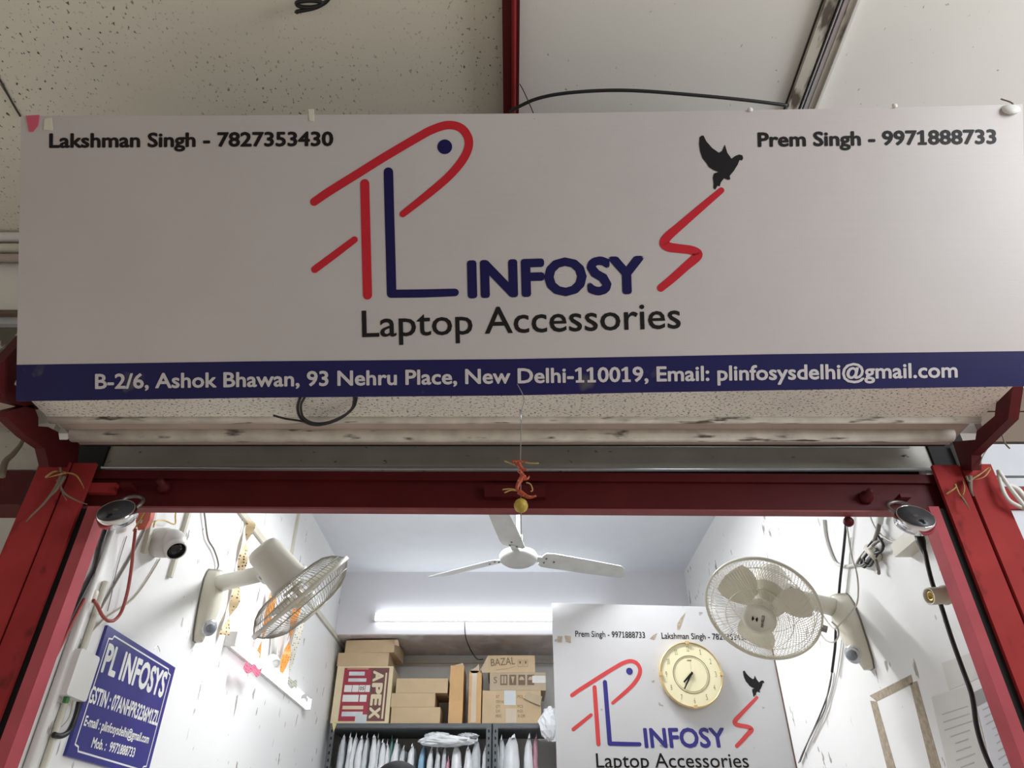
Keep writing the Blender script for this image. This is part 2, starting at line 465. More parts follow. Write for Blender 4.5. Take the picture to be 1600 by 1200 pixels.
def disc(mb, c, n, r, lift=0.0, k=28):
    n = Vector(n).normalized(); u = n.orthogonal().normalized(); w = n.cross(u); c = Vector(c)
    mb.add([c + n*lift + u*(r*math.cos(2*math.pi*i/k)) + w*(r*math.sin(2*math.pi*i/k)) for i in range(k)], [list(range(k))])
def patch(mb, pts, n, lift):
    n = Vector(n).normalized()
    mb.add([Vector(p) + n*lift for p in pts], [list(range(len(pts)))])

# ------------------------------------------------------------------ key planes (metres)
YF = 1.97                      # front face of the red lintel
XL, XR = -1.31, 1.34           # inner faces of the shop's side walls
YB = 5.35                      # upper back wall
YR = 5.93                      # back of the recess under it
ZC = 3.46                      # shop ceiling
ZS = 3.60                      # soffit of the canopy outside

# ================================================================== SETTING
struct('floor', MB().box((XL-0.1, 2.0, -0.12), (XR+0.1, 6.1, 0.0)), FLOORM)
struct('pavement', MB().box((-9, -9, -0.14), (9, 2.0, -0.02)), PAVE, None, 'grey stone pavement outside the shop', 'pavement')
struct('wall_opposite', MB().box((-14, -6.6, -0.1), (14, -6.4, 5.2)), mat('opposite_wall', (0.12, 0.11, 0.10), 0.9, vary=0.2, vscale=1.0))
struct('wall_left', MB().box((XL-0.1, 2.04, 0), (XL, 6.05, ZC)), WALL)
struct('wall_right', MB().box((XR, 2.04, 0), (XR+0.1, 6.05, ZC)), WALL)
zb = onY(700, 991, YB).z
wb = setting('wall_back')
MB().box((XL, YB, zb), (XR, YR+0.1, ZC)).build('upper_wall', WALLB, wb)
MB().box((XL, YB+0.004, zb-0.006), (XR, YR, zb-0.0005)).build('beam_underside', DAMP, wb)
MB().box((XL, YR, 0), (XR, YR+0.1, zb)).build('recess_wall', RECW, wb)
MB().box((XL, YR-0.025, onY(700, 1037, YR).z), (XR, YR, onY(700, 1032, YR).z)).build('batten', PVCC, wb)
struct('ceiling', MB().box((XL-0.1, 2.04, ZC), (XR+0.1, 6.05, ZC+0.12)), CEILM)
# solid wall over the opening, behind the shutter
wf = setting('wall_front')
MB().box((-4.2, 2.08, 2.75), (4.2, 2.14, ZS)).build('upper_wall', RECW, wf)
MB().box((-1.45, 2.075, onY(800, 770, YF).z), (1.45, 2.095, 2.76)).build('shutter_recess', DARK, wf)  # dark closing sheet, recess shade put into its colour
# dirty plaster edge of the side wall next to the door frame
struct('trim_1', MB().box((XL-0.05, 1.995, 0), (XL+0.012, 2.06, 2.5)), PLAS)

# ---- canopy soffit: panels with open joints
canopy = setting('ceiling_canopy', (0, 0, ZS))
xs = [-5.0, onZ(33, 182, ZS).x, 0.0, onZ(1262, 90, ZS).x, 4.0]
pm = [SOFF, SOFF, SOFF2, SOFF2]
for i in range(4):
    MB().box((xs[i]+0.002, -0.9, ZS), (xs[i+1]-0.002, 2.13, ZS+0.012)).build('panel', pm[i], canopy)
MB().box((-5, -0.9, ZS+0.014), (4, 2.13, ZS+0.05)).build('backing', SEAM, canopy)

# ---- glazing channel on the soffit
ch = setting('trim_2', (0, 0, ZS))
def strip_depth(name, m, x0a, x1a, z0, z1, parent, y0=-0.9, y1=2.0):
    # a strip that runs away from the viewer, given by its pixel edges on the row y = 90
    a = onZ(x0a, 90, z0).x; b = onZ(x1a, 90, z0).x
    MB().box((a, y0, z0), (b, y1, z1)).build(name, m, parent)
CHB = mat('channel_beige', (0.56, 0.52, 0.45), 0.5, vary=0.1, dirt=(0.10, 0.08, 0.06), dirt_scale=(25, 8, 20), dirt_lo=0.52, dirt_hi=0.64)
strip_depth('sealant', SEAM, 1253, 1259, ZS-0.004, ZS, ch)
strip_depth('flange', CHB, 1259, 1277, ZS-0.02, ZS, ch)
strip_depth('groove', BLK, 1277, 1286, ZS-0.012, ZS, ch)
strip_depth('rail', SILV, 1281, 1283, ZS-0.024, ZS-0.012, ch)
strip_depth('rail', SILV, 1286, 1293, ZS-0.022, ZS, ch)
strip_depth('flange', CHB, 1294, 1305, ZS-0.026, ZS, ch)
strip_depth('flange', PVC, 1305, 1309, ZS-0.034, ZS, ch)

# ---- facade of the neighbouring shops
nl = setting('wall_neighbour_left', (0, 2.0, 0))
def face(name, m, px0, px1, py0, py1, Y, parent, th=0.03, pad_l=0.0, pad_r=0.0):
    a = onY((px0+px1)/2, py0, Y); b = onY((px0+px1)/2, py1, Y)
    x0 = onY(px0, (py0+py1)/2, Y).x - pad_l; x1 = onY(px1, (py0+py1)/2, Y).x + pad_r
    return MB().box((x0, Y, b.z), (x1, Y+th, a.z)).build(name, m, parent)
face('signboard', WHITE, -500, 60, 412, 484, 1.98, nl)
face('ledge', BROWN, -500, 60, 485, 490, 1.95, nl, 0.1)
face('trim_band', NSLAT, -500, 60, 492, 506, 1.97, nl)
GRIME = mat('grimy_wall', (0.15, 0.14, 0.11), 0.9, vary=0.3, vscale=10, dirt=(0.55, 0.55, 0.52), dirt_scale=(22, 22, 22), dirt_lo=0.58, dirt_hi=0.64)
face('grimy_panel', GRIME, -500, 60, 508, 606, 1.99, nl)
face('cap_board', PVC, -500, 60, 607, 616, 1.97, nl, 0.05)
face('hood_front', HOODB, -500, 40, 617, 660, 1.97, nl, 0.05)
face('shutter_plate', GREYP, -500, 72, 662, 734, 2.0, nl)
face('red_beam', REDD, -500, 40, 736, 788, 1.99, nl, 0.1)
face('white_panel', PVC, -500, 26, 792, 1300, 2.3, nl)
nr = setting('wall_neighbour_right', (0, 2.0, 0))
face('slat', BROWN, 1535, 2100, 606, 642, 2.0, nr)
face('slat', BROWN, 1535, 2100, 644, 690, 2.0, nr)
face('slat', NSLAT, 1500, 2100, 694, 743, 2.0, nr)
face('slat', NSLAT, 1535, 2100, 747, 760, 2.0, nr)
face('red_beam', REDP, 1545, 2100, 762, 795, 1.99, nr)
face('slat', NSLAT, 1545, 2100, 797, 850, 2.0, nr)
face('slat', NSLAT, 1545, 2100, 853, 905, 2.0, nr)
face('red_panel', REDP, 1585, 2100, 910, 1400, 2.0, nr)
# ---- round conduits in the corner of soffit and neighbour facade
for k, (py, r, m, lb) in enumerate(((371, 0.021, PVC, 'thick white conduit pipe just under the outdoor soffit'),
                                   (388, 0.019, PVCC, 'cream conduit pipe beneath the white conduit pipe'),
                                   (403, 0.016, HOODB, 'brownish conduit pipe lowest of three under the outdoor soffit'))):
    p = onY(20, py, 1.95)
    one('conduit_pipe', MB().tube([(-4.2, 1.95, p.z), (-1.25, 1.95, p.z)], r, 12), m, lb, 'pipe')

# ---- red lintel and its welded pieces
zl0 = onY(800, 795, YF).z; zl1 = onY(800, 738, YF).z
lint = setting('lintel', (0, YF, zl0), 'red painted steel beam across the shop opening, darkened in colour for shade', 'beam')
lint.rotation_euler.y = 0.0065
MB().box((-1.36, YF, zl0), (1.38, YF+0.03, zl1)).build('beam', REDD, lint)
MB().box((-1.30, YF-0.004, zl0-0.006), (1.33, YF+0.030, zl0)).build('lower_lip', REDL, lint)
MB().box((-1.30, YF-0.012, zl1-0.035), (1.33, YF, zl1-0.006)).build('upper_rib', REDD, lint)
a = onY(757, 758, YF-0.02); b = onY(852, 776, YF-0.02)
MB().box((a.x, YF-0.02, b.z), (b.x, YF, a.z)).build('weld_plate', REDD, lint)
a = onY(138, 758, YF-0.02); b = onY(175, 773, YF-0.02)
MB().box((a.x, YF-0.02, b.z), (b.x, YF, a.z)).build('weld_plate', REDP, lint)
for px, py in ((252, 762), (1355, 772)):                   # stubby welded loops
    c = onY(px, py, YF-0.02)
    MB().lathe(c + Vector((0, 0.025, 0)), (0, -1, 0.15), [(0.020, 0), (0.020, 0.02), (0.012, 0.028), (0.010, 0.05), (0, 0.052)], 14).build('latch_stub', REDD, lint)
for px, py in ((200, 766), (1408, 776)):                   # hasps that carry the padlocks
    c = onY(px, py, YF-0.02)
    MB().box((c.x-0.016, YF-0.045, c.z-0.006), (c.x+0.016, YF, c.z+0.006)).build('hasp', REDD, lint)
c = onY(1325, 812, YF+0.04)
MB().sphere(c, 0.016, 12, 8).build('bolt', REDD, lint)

# ---- steel posts with the black shutter guide
def post(name, sgn, e, top, label):
    # e: pixel columns on the row y = 800 of: outer edge, split, slot edge, inner flange, inner edge
    X = [onY(px, 800, YF-0.04).x for px in e]
    zt = onY(800, top, YF-0.04).z
    p = setting(name, ((X[0]+X[2])/2, YF, 0), label, 'post')
    def bx(nm, m, xa, xb, y0, y1, z1, z0=0):
        lo, hi = min(xa, xb), max(xa, xb)
        MB().box((lo, y0, z0), (hi, y1, z1)).build(nm, m, p)
    sg = 1 if X[1] > X[0] else -1
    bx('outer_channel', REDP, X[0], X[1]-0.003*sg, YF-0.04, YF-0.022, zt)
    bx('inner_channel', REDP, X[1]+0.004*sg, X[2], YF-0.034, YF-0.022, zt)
    bx('channel_web', BLK, X[0]+0.02*sg, X[2]-0.02*sg, YF-0.022, YF-0.001, zt-0.03)
    bx('guide_slot', BLK, X[2]-0.03*sg, X[3]+0.002*sg, YF-0.020, YF-0.012, zl0-0.008)
    bx('inner_flange', REDI, X[3], X[4], YF-0.034, YF+0.02, zl0-0.008)
    return p
post('door_post_left', -1, (29, 80, 119, 132, 150), 722, 'red painted steel door post beside the blue name plate')
post('door_post_right', 1, (1581, 1532, 1487, 1472, 1456), 725, 'red painted steel door post beside the pasted papers')

# ================================================================== SIGN
TILT = math.radians(33.3)
SP0 = atd(815, 614, 1.9)
SN = Vector((0, -math.cos(TILT), -math.sin(TILT)))
def S(px, py): return onP(px, py, SP0, SN)
sign = thing('shop_sign', S(815, 616), 'long white shop sign with blue address strip, logo and flying bird above the opening', 'sign')
top_e = [(33, 181), (200, 181), (400, 180), (800, 177.5), (1000, 175), (1200, 171.5), (1400, 168), (1598, 163)]
bot_e = [(1607, 603.5), (1440, 606), (1200, 610), (1000, 613.5), (800, 618), (400, 621.5), (100, 626), (25, 627)]
MB().prism([S(*p) for p in top_e + bot_e], -SN*0.012).build('panel', SIGNW, sign)
mb = MB(); mb.prism([S(*p) for p in [(26, 570), (400, 564.5), (800, 561), (1200, 553.5), (1606, 548.5)] + bot_e], SN*0.0006)
mb.build('blue_strip', SIGNB, sign)
PXM = 1.9/F                    # metres per pixel on the sign
def stext(body, l, r, top, m, w, nm='lettering', lift=0.0008):
    return text(nm, sign, body, S(*l), S(*r), S(*top), SN, m, w, lift)
stext('Lakshman Singh - 7827353430', (77, 231.5), (521, 228.5), (77, 208.5), INKK, 0.032)
stext('Prem Singh - 9971888733', (1184, 230), (1557, 225), (1184, 207), INKK, 0.032)
stext('INFOSY', (731, 466.5), (1008, 459), (731, 407), INKB, 0.042)
stext('Laptop Accessories', (566, 527), (1064, 513), (566, 485.5), INKK, 0.008)
stext('B-2/6, Ashok Bhawan, 93 Nehru Place, New Delhi-110019, Email: plinfosysdelhi@gmail.com',
      (149, 608), (1496, 590), (149, 584.3), INKW, 0.024, lift=0.0016)
LOGO = {
 'p': ([(491,315.5),(515,299),(560,271),(600,246),(650,216.5),(675,203),(700,195.5),(720,200),(731,214),(732,230),(723,250),(702,275),(672,301),(629.5,334.5)], [13,13.5,13.5,13.5,13.5,13.5,13.5,13.5,13.5,13.5,13.5,13,12.5,10.5]),
 't': ([(570,287),(571.5,350),(573,410),(574.3,461)], [14.5,14.5,14.5,14.5]),
 'f': ([(492,421),(523,398),(554,374.5)], [11.5,11.5,10.5]),
 'l1': ([(607,269),(608.5,330),(610.5,400),(612,458)], [15,15,15,15]),
 'l2': ([(611,459),(660,458.5),(711,457)], [13,13,12]),
 's': ([(1127,297.5),(1104,317),(1083,335),(1060,355),(1043,370),(1037.5,380),(1045,386),(1062,388.5),(1080,391),(1090,396.5),(1087,403),(1072,416),(1052,434),(1032.5,450)], [9.5,11,12,13,14.5,15,15,14,14,15,15,13.5,13,12]),
}
DOT = ((695, 229.5), 11.7)
BIRD = [(1185,848),(1172,858),(1169,900),(1175,945),(1190,990),(1215,1020),(1230,1045),(1262,1065),(1290,1075),(1262,1085),(1255,1110),(1260,1150),(1258,1175),(1270,1186),(1285,1160),(1298,1166),(1305,1140),(1325,1115),(1350,1125),(1364,1122),(1360,1100),(1385,1070),(1410,1030),(1422,1000),(1437,1004),(1444,990),(1440,972),(1420,966),(1395,975),(1372,993),(1345,955),(1330,904),(1312,945),(1292,955),(1250,925),(1215,885),(1197,848)]
BIRD = [(800 + x/4, y/4) for x, y in BIRD]
def logo(parent, fn, scale, n, red, blue, black):
    def st(nm, keys, m):
        mb = MB()
        for k, key in enumerate(keys):
            pts, ws = LOGO[key]
            P = spline([fn(*p) for p in pts], 5); W = []
            for i in range(len(ws)-1):
                W += [(ws[i] + (ws[i+1]-ws[i])*j/5)*scale for j in range(5)]
            W.append(ws[-1]*scale)
            stroke(mb, P, W, n, 0.0008 + 0.00004*k)
        return mb.build(nm, m, parent)
    st('red_swoosh', ['p'], red); st('red_bar', ['t'], red); st('red_foot', ['f'], red)
    st('blue_letter', ['l1', 'l2'], blue); st('red_letter', ['s'], red)
    mb = MB(); disc(mb, fn(*DOT[0]), n, DOT[1]*scale, 0.0009); mb.build('blue_dot', blue, parent)
    mb = MB(); patch(mb, [fn(*p) for p in BIRD][::-1], n, 0.0010); mb.build('bird_silhouette', black, parent)
logo(sign, S, PXM, SN, INKR, INKB, INKK)
# tape scraps and nail heads on the sign
for pts, m in (([(41,181),(62,180),(60,196),(52,206),(46,206)], PINKT), ([(70,186),(81,184),(83,204),(69,203)], PVCC),
               ([(482,171),(491,171),(491,190),(484,189)], PVCC)):
    mb = MB(); mb.prism([S(*p) for p in pts], SN*0.002); mb.build('tape_scrap', m, sign)
for px, py in ((1172, 171), (1398, 165)):
    MB().sphere(S(px, py), 0.008, 8, 6, (1, 0.6, 1)).build('glue_blob', PVC, sign)
c = S(1578, 172)
MB().sphere(c + SN*0.004, 0.026, 10, 6, (1, 0.4, 0.7)).build('tied_scrap', PVC, sign)
MB().tube([c, c + Vector((0.02, 0.0, 0.03)), S(1604, 130) - SN*0.1], 0.0022, 5, 4).build('tie_wire', STRAWG, sign)

# ---- sign brackets: steel plates cut to a bent outline
def bracket(pxs, X, th, label, extra=None):
    P = [onX(*p, X) for p in pxs]
    base = Vector((X, sum(p.y for p in P)/len(P), min(p.z for p in P)))
    b = thing('sign_bracket', base, label, 'bracket')
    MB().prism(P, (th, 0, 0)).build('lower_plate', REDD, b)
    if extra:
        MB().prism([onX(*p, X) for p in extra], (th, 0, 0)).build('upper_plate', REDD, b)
bracket([(9,643),(52,632),(60,652),(60,666),(75,667),(91,675),(93,687),(124,687),(121,730),(77,730),(70,701),(42,682),(10,652)], -1.37, -0.03,
        'red bent steel bracket with shade in its colour holding the sign above the post with the blue name plate', [(60,505),(60,640),(2,625),(-4,575)])
bracket([(1488,690),(1503,735),(1518,735),(1518,711),(1575,655),(1583,600),(1560,600),(1554,650),(1526,673),(1524,687)], 1.385, 0.03,
        'red bent steel bracket with shade in its colour holding the sign above the post with the pasted papers')

# ---- shutter hood under the sign
ZH = 2.60
def Yh(py, z=ZH): return onZ(800, py, z).y
hood = thing('shutter_hood', (0, Yh(655), ZH), 'speckled beige sheet metal shutter hood between the sign and red beam', 'shutter hood')
x0, x1 = -1.35, 1.365
MB().box((x0, S(800, 596).y + 0.018, ZH), (x1, Yh(651), ZH+0.02)).build('speckled_sheet', HOOD, hood)
MB().box((x0, Yh(648), ZH+0.012), (x1, Yh(700), ZH+0.03)).build('brown_band', HOODB, hood)
yc = (Yh(651)+Yh(660))/2
MB().tube([(x0, yc, ZH+0.004), (x1, yc, ZH+0.004)], (Yh(660)-Yh(651))/2, 12).build('ridge', HOODR, hood)
yc = (Yh(676)+Yh(688))/2
MB().tube([(-1.335, yc, ZH+0.006), (1.335, yc, ZH+0.006)], (Yh(688)-Yh(676))/2, 12).build('ridge', HOODR, hood)
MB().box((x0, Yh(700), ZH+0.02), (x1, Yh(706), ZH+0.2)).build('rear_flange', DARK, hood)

# ---- rolled up shutter: its grey bottom plate hangs behind the beam
rs = thing('rolling_shutter', (0, 2.03, zl1), 'grey bottom plate of the rolled-up steel shutter behind the red beam', 'shutter')
a = onY(800, 733.5, 2.03); b = onY(800, 686, 2.03)
xa = onY(160, 733, 2.03).x; xb = onY(1461, 736, 2.03).x
MB().box((xa, 2.03, a.z), (xb, 2.045, b.z+0.12)).build('bottom_plate', GREYP, rs)
MB().tube([(xa, 2.024, a.z+0.002), (xb, 2.024, a.z-0.004)], 0.006, 8).build('lip', SILV, rs)
MB().box((-1.47, 2.022, zl1-0.02), (xa-0.002, 2.036, 2.74)).build('gap_filler', DARK, rs)  # dark sheets over the side gaps, in place of shade
MB().box((xb+0.002, 2.022, zl1-0.02), (1.49, 2.036, 2.74)).build('gap_filler', DARK, rs)
c = onY(800, 694, 2.0)
MB().tube([(-0.25, 2.0, c.z-0.003), (1.29, 2.0, c.z-0.012)], 0.004, 6).build('edge_rod', SILV, rs)

# ---- red tube, cables and scraps under the soffit
zt = ZS-0.045
a = onZ(785.5, 90, zt).x; b = onZ(811.5, 90, zt).x
rt = thing('red_steel_tube', ((a+b)/2, 1.0, zt), 'dark red square steel tube running along the outdoor soffit', 'tube')
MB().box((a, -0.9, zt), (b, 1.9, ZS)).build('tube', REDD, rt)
MB().tube([((a+2*b)/3, -0.9, zt), ((a+2*b)/3, 1.9, zt)], 0.007, 8).build('welded_rod', REDP, rt)
one('outdoor_cable', MB().tube([onZ(*p, 3.5) for p in ((796,175),(812,166),(840,154),(880,146),(940,141.5),(1000,142),(1090,149),(1170,157),(1232,165))], 0.0055, 8, 6), CABK,
    'thick black cable bowing from the red tube across the outdoor soffit', 'cable')
one('tie_wire', MB().tube([onZ(812,131,3.55), onZ(820,146,3.52), onZ(833,176,3.4), S(835,186)], 0.0016, 5, 4), CABK,
    'thin black wire tying the sign top to the red tube', 'wire')
one('wire_hook', MB().tube([onZ(*p, 3.57) for p in ((520,-12),(508,4),(490,11),(468,10),(464,4),(480,1),(497,2),(504,6),(490,13),(466,18),(463,20))], 0.006, 7, 5), CABK,
    'bent black cable hook stuck to the speckled soffit panel', 'hook')
one('soffit_crack_wire', MB().tube([onZ(-8,112,ZS-0.003), onZ(4,132,ZS-0.003), onZ(20,162,ZS-0.003), onZ(32,182,ZS-0.003)], 0.003, 5, 3), SEAM,
    'dark sealant line at the joint of the soffit above the pink tape', 'sealant')

# ---- black wire loops under the sign
one('wire_coil', MB().tube([onZ(*p, ZH-0.030) for p in ((469,621),(465,635),(468,650),(478,660),(496,664),(520,659),(540,648),(552,636),(556,626),(557,619)) ], 0.0042, 7, 6)
    .tube([onZ(*p, ZH-0.036) for p in ((476,621),(470,634),(474,652),(490,661),(512,660),(536,650),(549,640),(553,627),(553,620))], 0.0035, 7, 6)
    .tube([onZ(*p, ZH-0.033) for p in ((427,649),(445,654),(465,657),(490,662),(515,661))], 0.003, 6, 5), CABK,
    'black wire looped below the blue strip of the sign', 'wire')

# ---- padlocks
def padlock(c, n, h, R, label):
    """c: centre of the round face, n: face normal, h: direction to the shackle."""
    n = Vector(n).normalized(); h = Vector(h); h = (h - n*h.dot(n)).normalized(); s = n.cross(h)
    c = Vector(c)
    p = thing('padlock', c - n*0.03, label, 'padlock', 'padlocks on the red beam')
    T = 0.034
    MB().lathe(c - n*T, n, [(R*0.90, 0), (R, 0.005), (R, T-0.006), (R*0.96, T-0.001), (R*0.93, T), (R*0.91, T-0.0015)], 40, caps=False).build('case', CHROME, p)
    MB().lathe(c - n*0.003, n, [(R*0.90, 0), (R*0.90, 0.003), (0, 0.0035)], 36).build('face_plate', CHROMED, p)
    k = MB(); disc(k, c + n*0.002 - h*R*0.45, n, 0.0065); k.add([c + n*0.002 - h*R*0.45 - s*0.003, c + n*0.002 - h*R*0.45 + s*0.003, c + n*0.002 - h*R*0.72 + s*0.004, c + n*0.002 - h*R*0.72 - s*0.004], [(0,1,2,3)])
    k.build('keyhole', BLK, p)
    k = MB(); k.obox(c + n*0.0008, s*0.007, h*0.005, n*0.0006); k.build('stamp', STEEL, p)
    w = R*0.60; cc = c - n*T*0.5
    pts = [cc + s*w + h*R*0.6, cc + s*w + h*R*1.15] + [cc + h*R*1.25 + s*(w*math.cos(a)) + h*(w*0.75*math.sin(a)) for a in [math.pi*k/8 for k in range(0, 9)]] + [cc - s*w + h*R*1.15, cc - s*w + h*R*0.6]
    MB().tube(pts, 0.0052, 10).build('shackle', STEEL, p)
padlock(onY(181, 797, YF-0.10), (0.02, -0.88, 0.46), (0.20, 0.4, 0.9), 0.053, 'round chrome padlock hanging from the beam next to the security camera')
padlock(onY(1431, 806, YF-0.10), (-0.02, -0.88, 0.46), (-0.20, 0.4, 0.9), 0.053, 'round chrome padlock hanging from the beam over a black cable')

# ---- dried offering bundles on the posts
def straws(name, c, paths, label):
    c = Vector(c)
    t = thing(name, c, label, 'dried offering')
    for pts, r, m in paths:
        MB().tube([onY(px, py, YF-0.055 - 0.01*(i % 2)) for i, (px, py) in enumerate(pts)], r, 6, 5, r_end=r*0.35).build('stalk', m, t)
    return t
straws('dried_flower_bundle', onY(95, 745, YF-0.05), [
    ([(72,746),(82,738),(95,736),(102,739)], 0.0045, STRAW), ([(102,739),(90,742),(76,746)], 0.004, STRAW), ([(91,720),(94,732),(96,740)], 0.005, STRAWG),
    ([(100,738),(118,742),(128,756),(131,763)], 0.003, STRAW), ([(96,740),(88,760),(70,785),(50,805),(41,815)], 0.005, STRAWG),
    ([(93,742),(96,765),(104,782)], 0.003, STRAWG), ([(100,745),(88,765),(75,778)], 0.007, STRAWG), ([(90,750),(100,770),(120,782),(136,788)], 0.004, STRAWG)],
    'dried straw and marigold stalks stuck on the post by the blue name plate')
straws('dried_flower_bundle', onY(1515, 760, YF-0.05), [
    ([(1512,752),(1530,742),(1545,731),(1547,733)], 0.003, STRAW), ([(1547,733),(1538,745),(1522,750)], 0.0025, STRAW), ([(1516,745),(1517,765),(1521,775)], 0.007, STRAWG),
    ([(1510,745),(1514,752),(1522,748)], 0.004, STRAWG), ([(1478,772),(1492,763),(1494,757)], 0.003, STRAW), ([(1492,757),(1498,770),(1503,777)], 0.0035, STRAW),
    ([(1503,777),(1510,788),(1514,795)], 0.0035, STRAWG), ([(1504,774),(1507,763),(1505,752)], 0.0028, STRAW)],
    'dried straw stalks tied on the post by the pasted papers')
one('cobweb_strand', MB().tube([onY(*p, YF-0.06) for p in ((37,683),(32,695),(20,710),(8,722),(2,745))], 0.005, 6, 5, r_end=0.011), STRAWG,
    'dusty grey cobweb strand below the bracket over the post with the name plate', 'cobweb')
one('hanging_wire', MB().tube([onY(*p, YF-0.1) for p in ((1560,671),(1550,690),(1536,712),(1531,727))], 0.0016, 5, 4)
    .tube([onY(*p, YF-0.1) for p in ((1558,671),(1566,680),(1570,692),(1578,701))], 0.0025, 5, 4), STRAWG,
    'thin frayed wire hanging from the bracket beside the neighbouring slats', 'wire')
one('plastic_strap', MB().tube([onY(*p, YF-0.07) for p in ((1560,735),(1565,760),(1575,780),(1590,790),(1604,795))], 0.006, 6, 5)
    .tube([onY(*p, YF-0.075) for p in ((1560,735),(1578,762),(1596,785),(1606,800))], 0.006, 6, 5)
    .tube([onY(*p, YF-0.06) for p in ((1575,758),(1590,765),(1604,782))], 0.009, 6, 5), PVC,
    'knotted white plastic strap tied beside the red post', 'strap')

# ---- lemon and chilli charm
YT = S(808, 618).y - 0.014
lt = onY(814, 790, YT)
charm = thing('lemon_chilli_charm', lt, 'lemon and dried red chillies strung on a thread below the sign', 'charm')
MB().tube([S(808, 600)+SN*0.004, onY(819,623,YT), onY(815,642,YT), onY(814,680,YT), onY(813,720,YT), lt], 0.0012, 5, 3).build('thread', THREAD, charm)
MB().tube([onY(813.5,642,YT-0.002), onY(813.5,656,YT-0.002)], 0.0028, 6).build('clip', SILV, charm)
MB().sphere(lt, 0.0172, 18, 12, (1, 1, 1.02)).build('lemon', LEMON, charm)
MB().tube([lt - Vector((0, 0, 0.017)), lt - Vector((0, 0, 0.09))], 0.001, 4).build('thread_tail', THREAD, charm)
for pts, r in (([(800,722),(812,721),(824,722)], 0.005), ([(810,724),(815,732),(824,735)], 0.0075), ([(811,735),(817,742),(820,748)], 0.006),
               ([(819,743),(812,752),(808,763),(812,770)], 0.008), ([(811,768),(820,774),(828,777),(838,775)], 0.0075), ([(818,748),(824,748),(827,744)], 0.005)):
    MB().tube([onY(px, py, YT-0.004) for px, py in pts], r, 8, 5, r_end=r*0.3).build('chilli', CHILI, charm)
for pts in ([(805,765),(796,764),(785,765)], [(808,767),(798,766),(788,770)], [(822,754),(829,757),(832,766),(829,768)], [(806,727),(798,724),(788,720)], [(820,723),(830,724),(842,724)]):
    MB().tube([onY(px, py, YT-0.004) for px, py in pts], 0.0018, 5, 4).build('chilli_stalk', STRAW, charm)

# ================================================================== INTERIOR: LIGHTS
def tube_light(p0, p1, out, half, label, glow=TUBE):
    """Batten lamp from p0 to p1 on a wall; out is the wall normal, half the half height vector."""
    p0 = Vector(p0); p1 = Vector(p1); out = Vector(out).normalized(); half = Vector(half)
    c = (p0 + p1)/2; d = (p1 - p0).normalized(); L = (p1 - p0).length
    t = thing('tube_light', c, label, 'lamp')
    MB().obox(c + out*0.010, d*(L/2), half*0.9, out*0.010).build('batten', WHITE, t)
    MB().bbox(c + out*0.034, half, out*0.014, d*(L/2-0.012), 0.010).build('diffuser', glow, t)
    for q, sg in ((p0, 1), (p1, -1)):
        MB().obox(q + out*0.026 + d*sg*0.004, d*0.010, half*1.05, out*0.026).build('end_cap', WHITE, t)
    return t
y1 = YB
pa = onY(585, 966, y1); pb = Vector((pa.x + 1.72, y1, pa.z))
tube_light(pa, pb, (0, -1, 0), (0, 0, 0.026), 'glowing tube light on the back wall above the stacked cartons')
pa = onX(352, 998, XL); pb = onX(474, 1101, XL)
tube_light(pa, pb, (1, 0, 0), (0, 0, 0.030), 'glowing tube light on the side wall below the fan and orange ribbons', TUBE2)

# added third lamp, unseen above the red beam, to brighten the shop
ZL = ZC - 0.12
fl = tube_light((-0.6, 3.4, ZL), (0.6, 3.4, ZL), (0, 0, -1), (0, 0.026, 0), 'added unseen tube light brightening the shop from near the front')
for x in (-0.4, 0.4): MB().tube([(x, 3.4, ZL), (x, 3.4, ZC)], 0.006, 8).build('added_lamp_rod', STEEL, fl)
for z, tz, pw in ((ZL-0.06, 2.0, 40), (ZL+0.02, 4.0, 11)):       # added fill lights, one shining down and one up
    l = area_light('tube_and_fill_glow', (0, 3.4, z), (0, 3.4, tz), 1.15, 0.06, pw, (0.97, 0.98, 1.0)); l.parent = fl
    l.location = l.location - fl.location

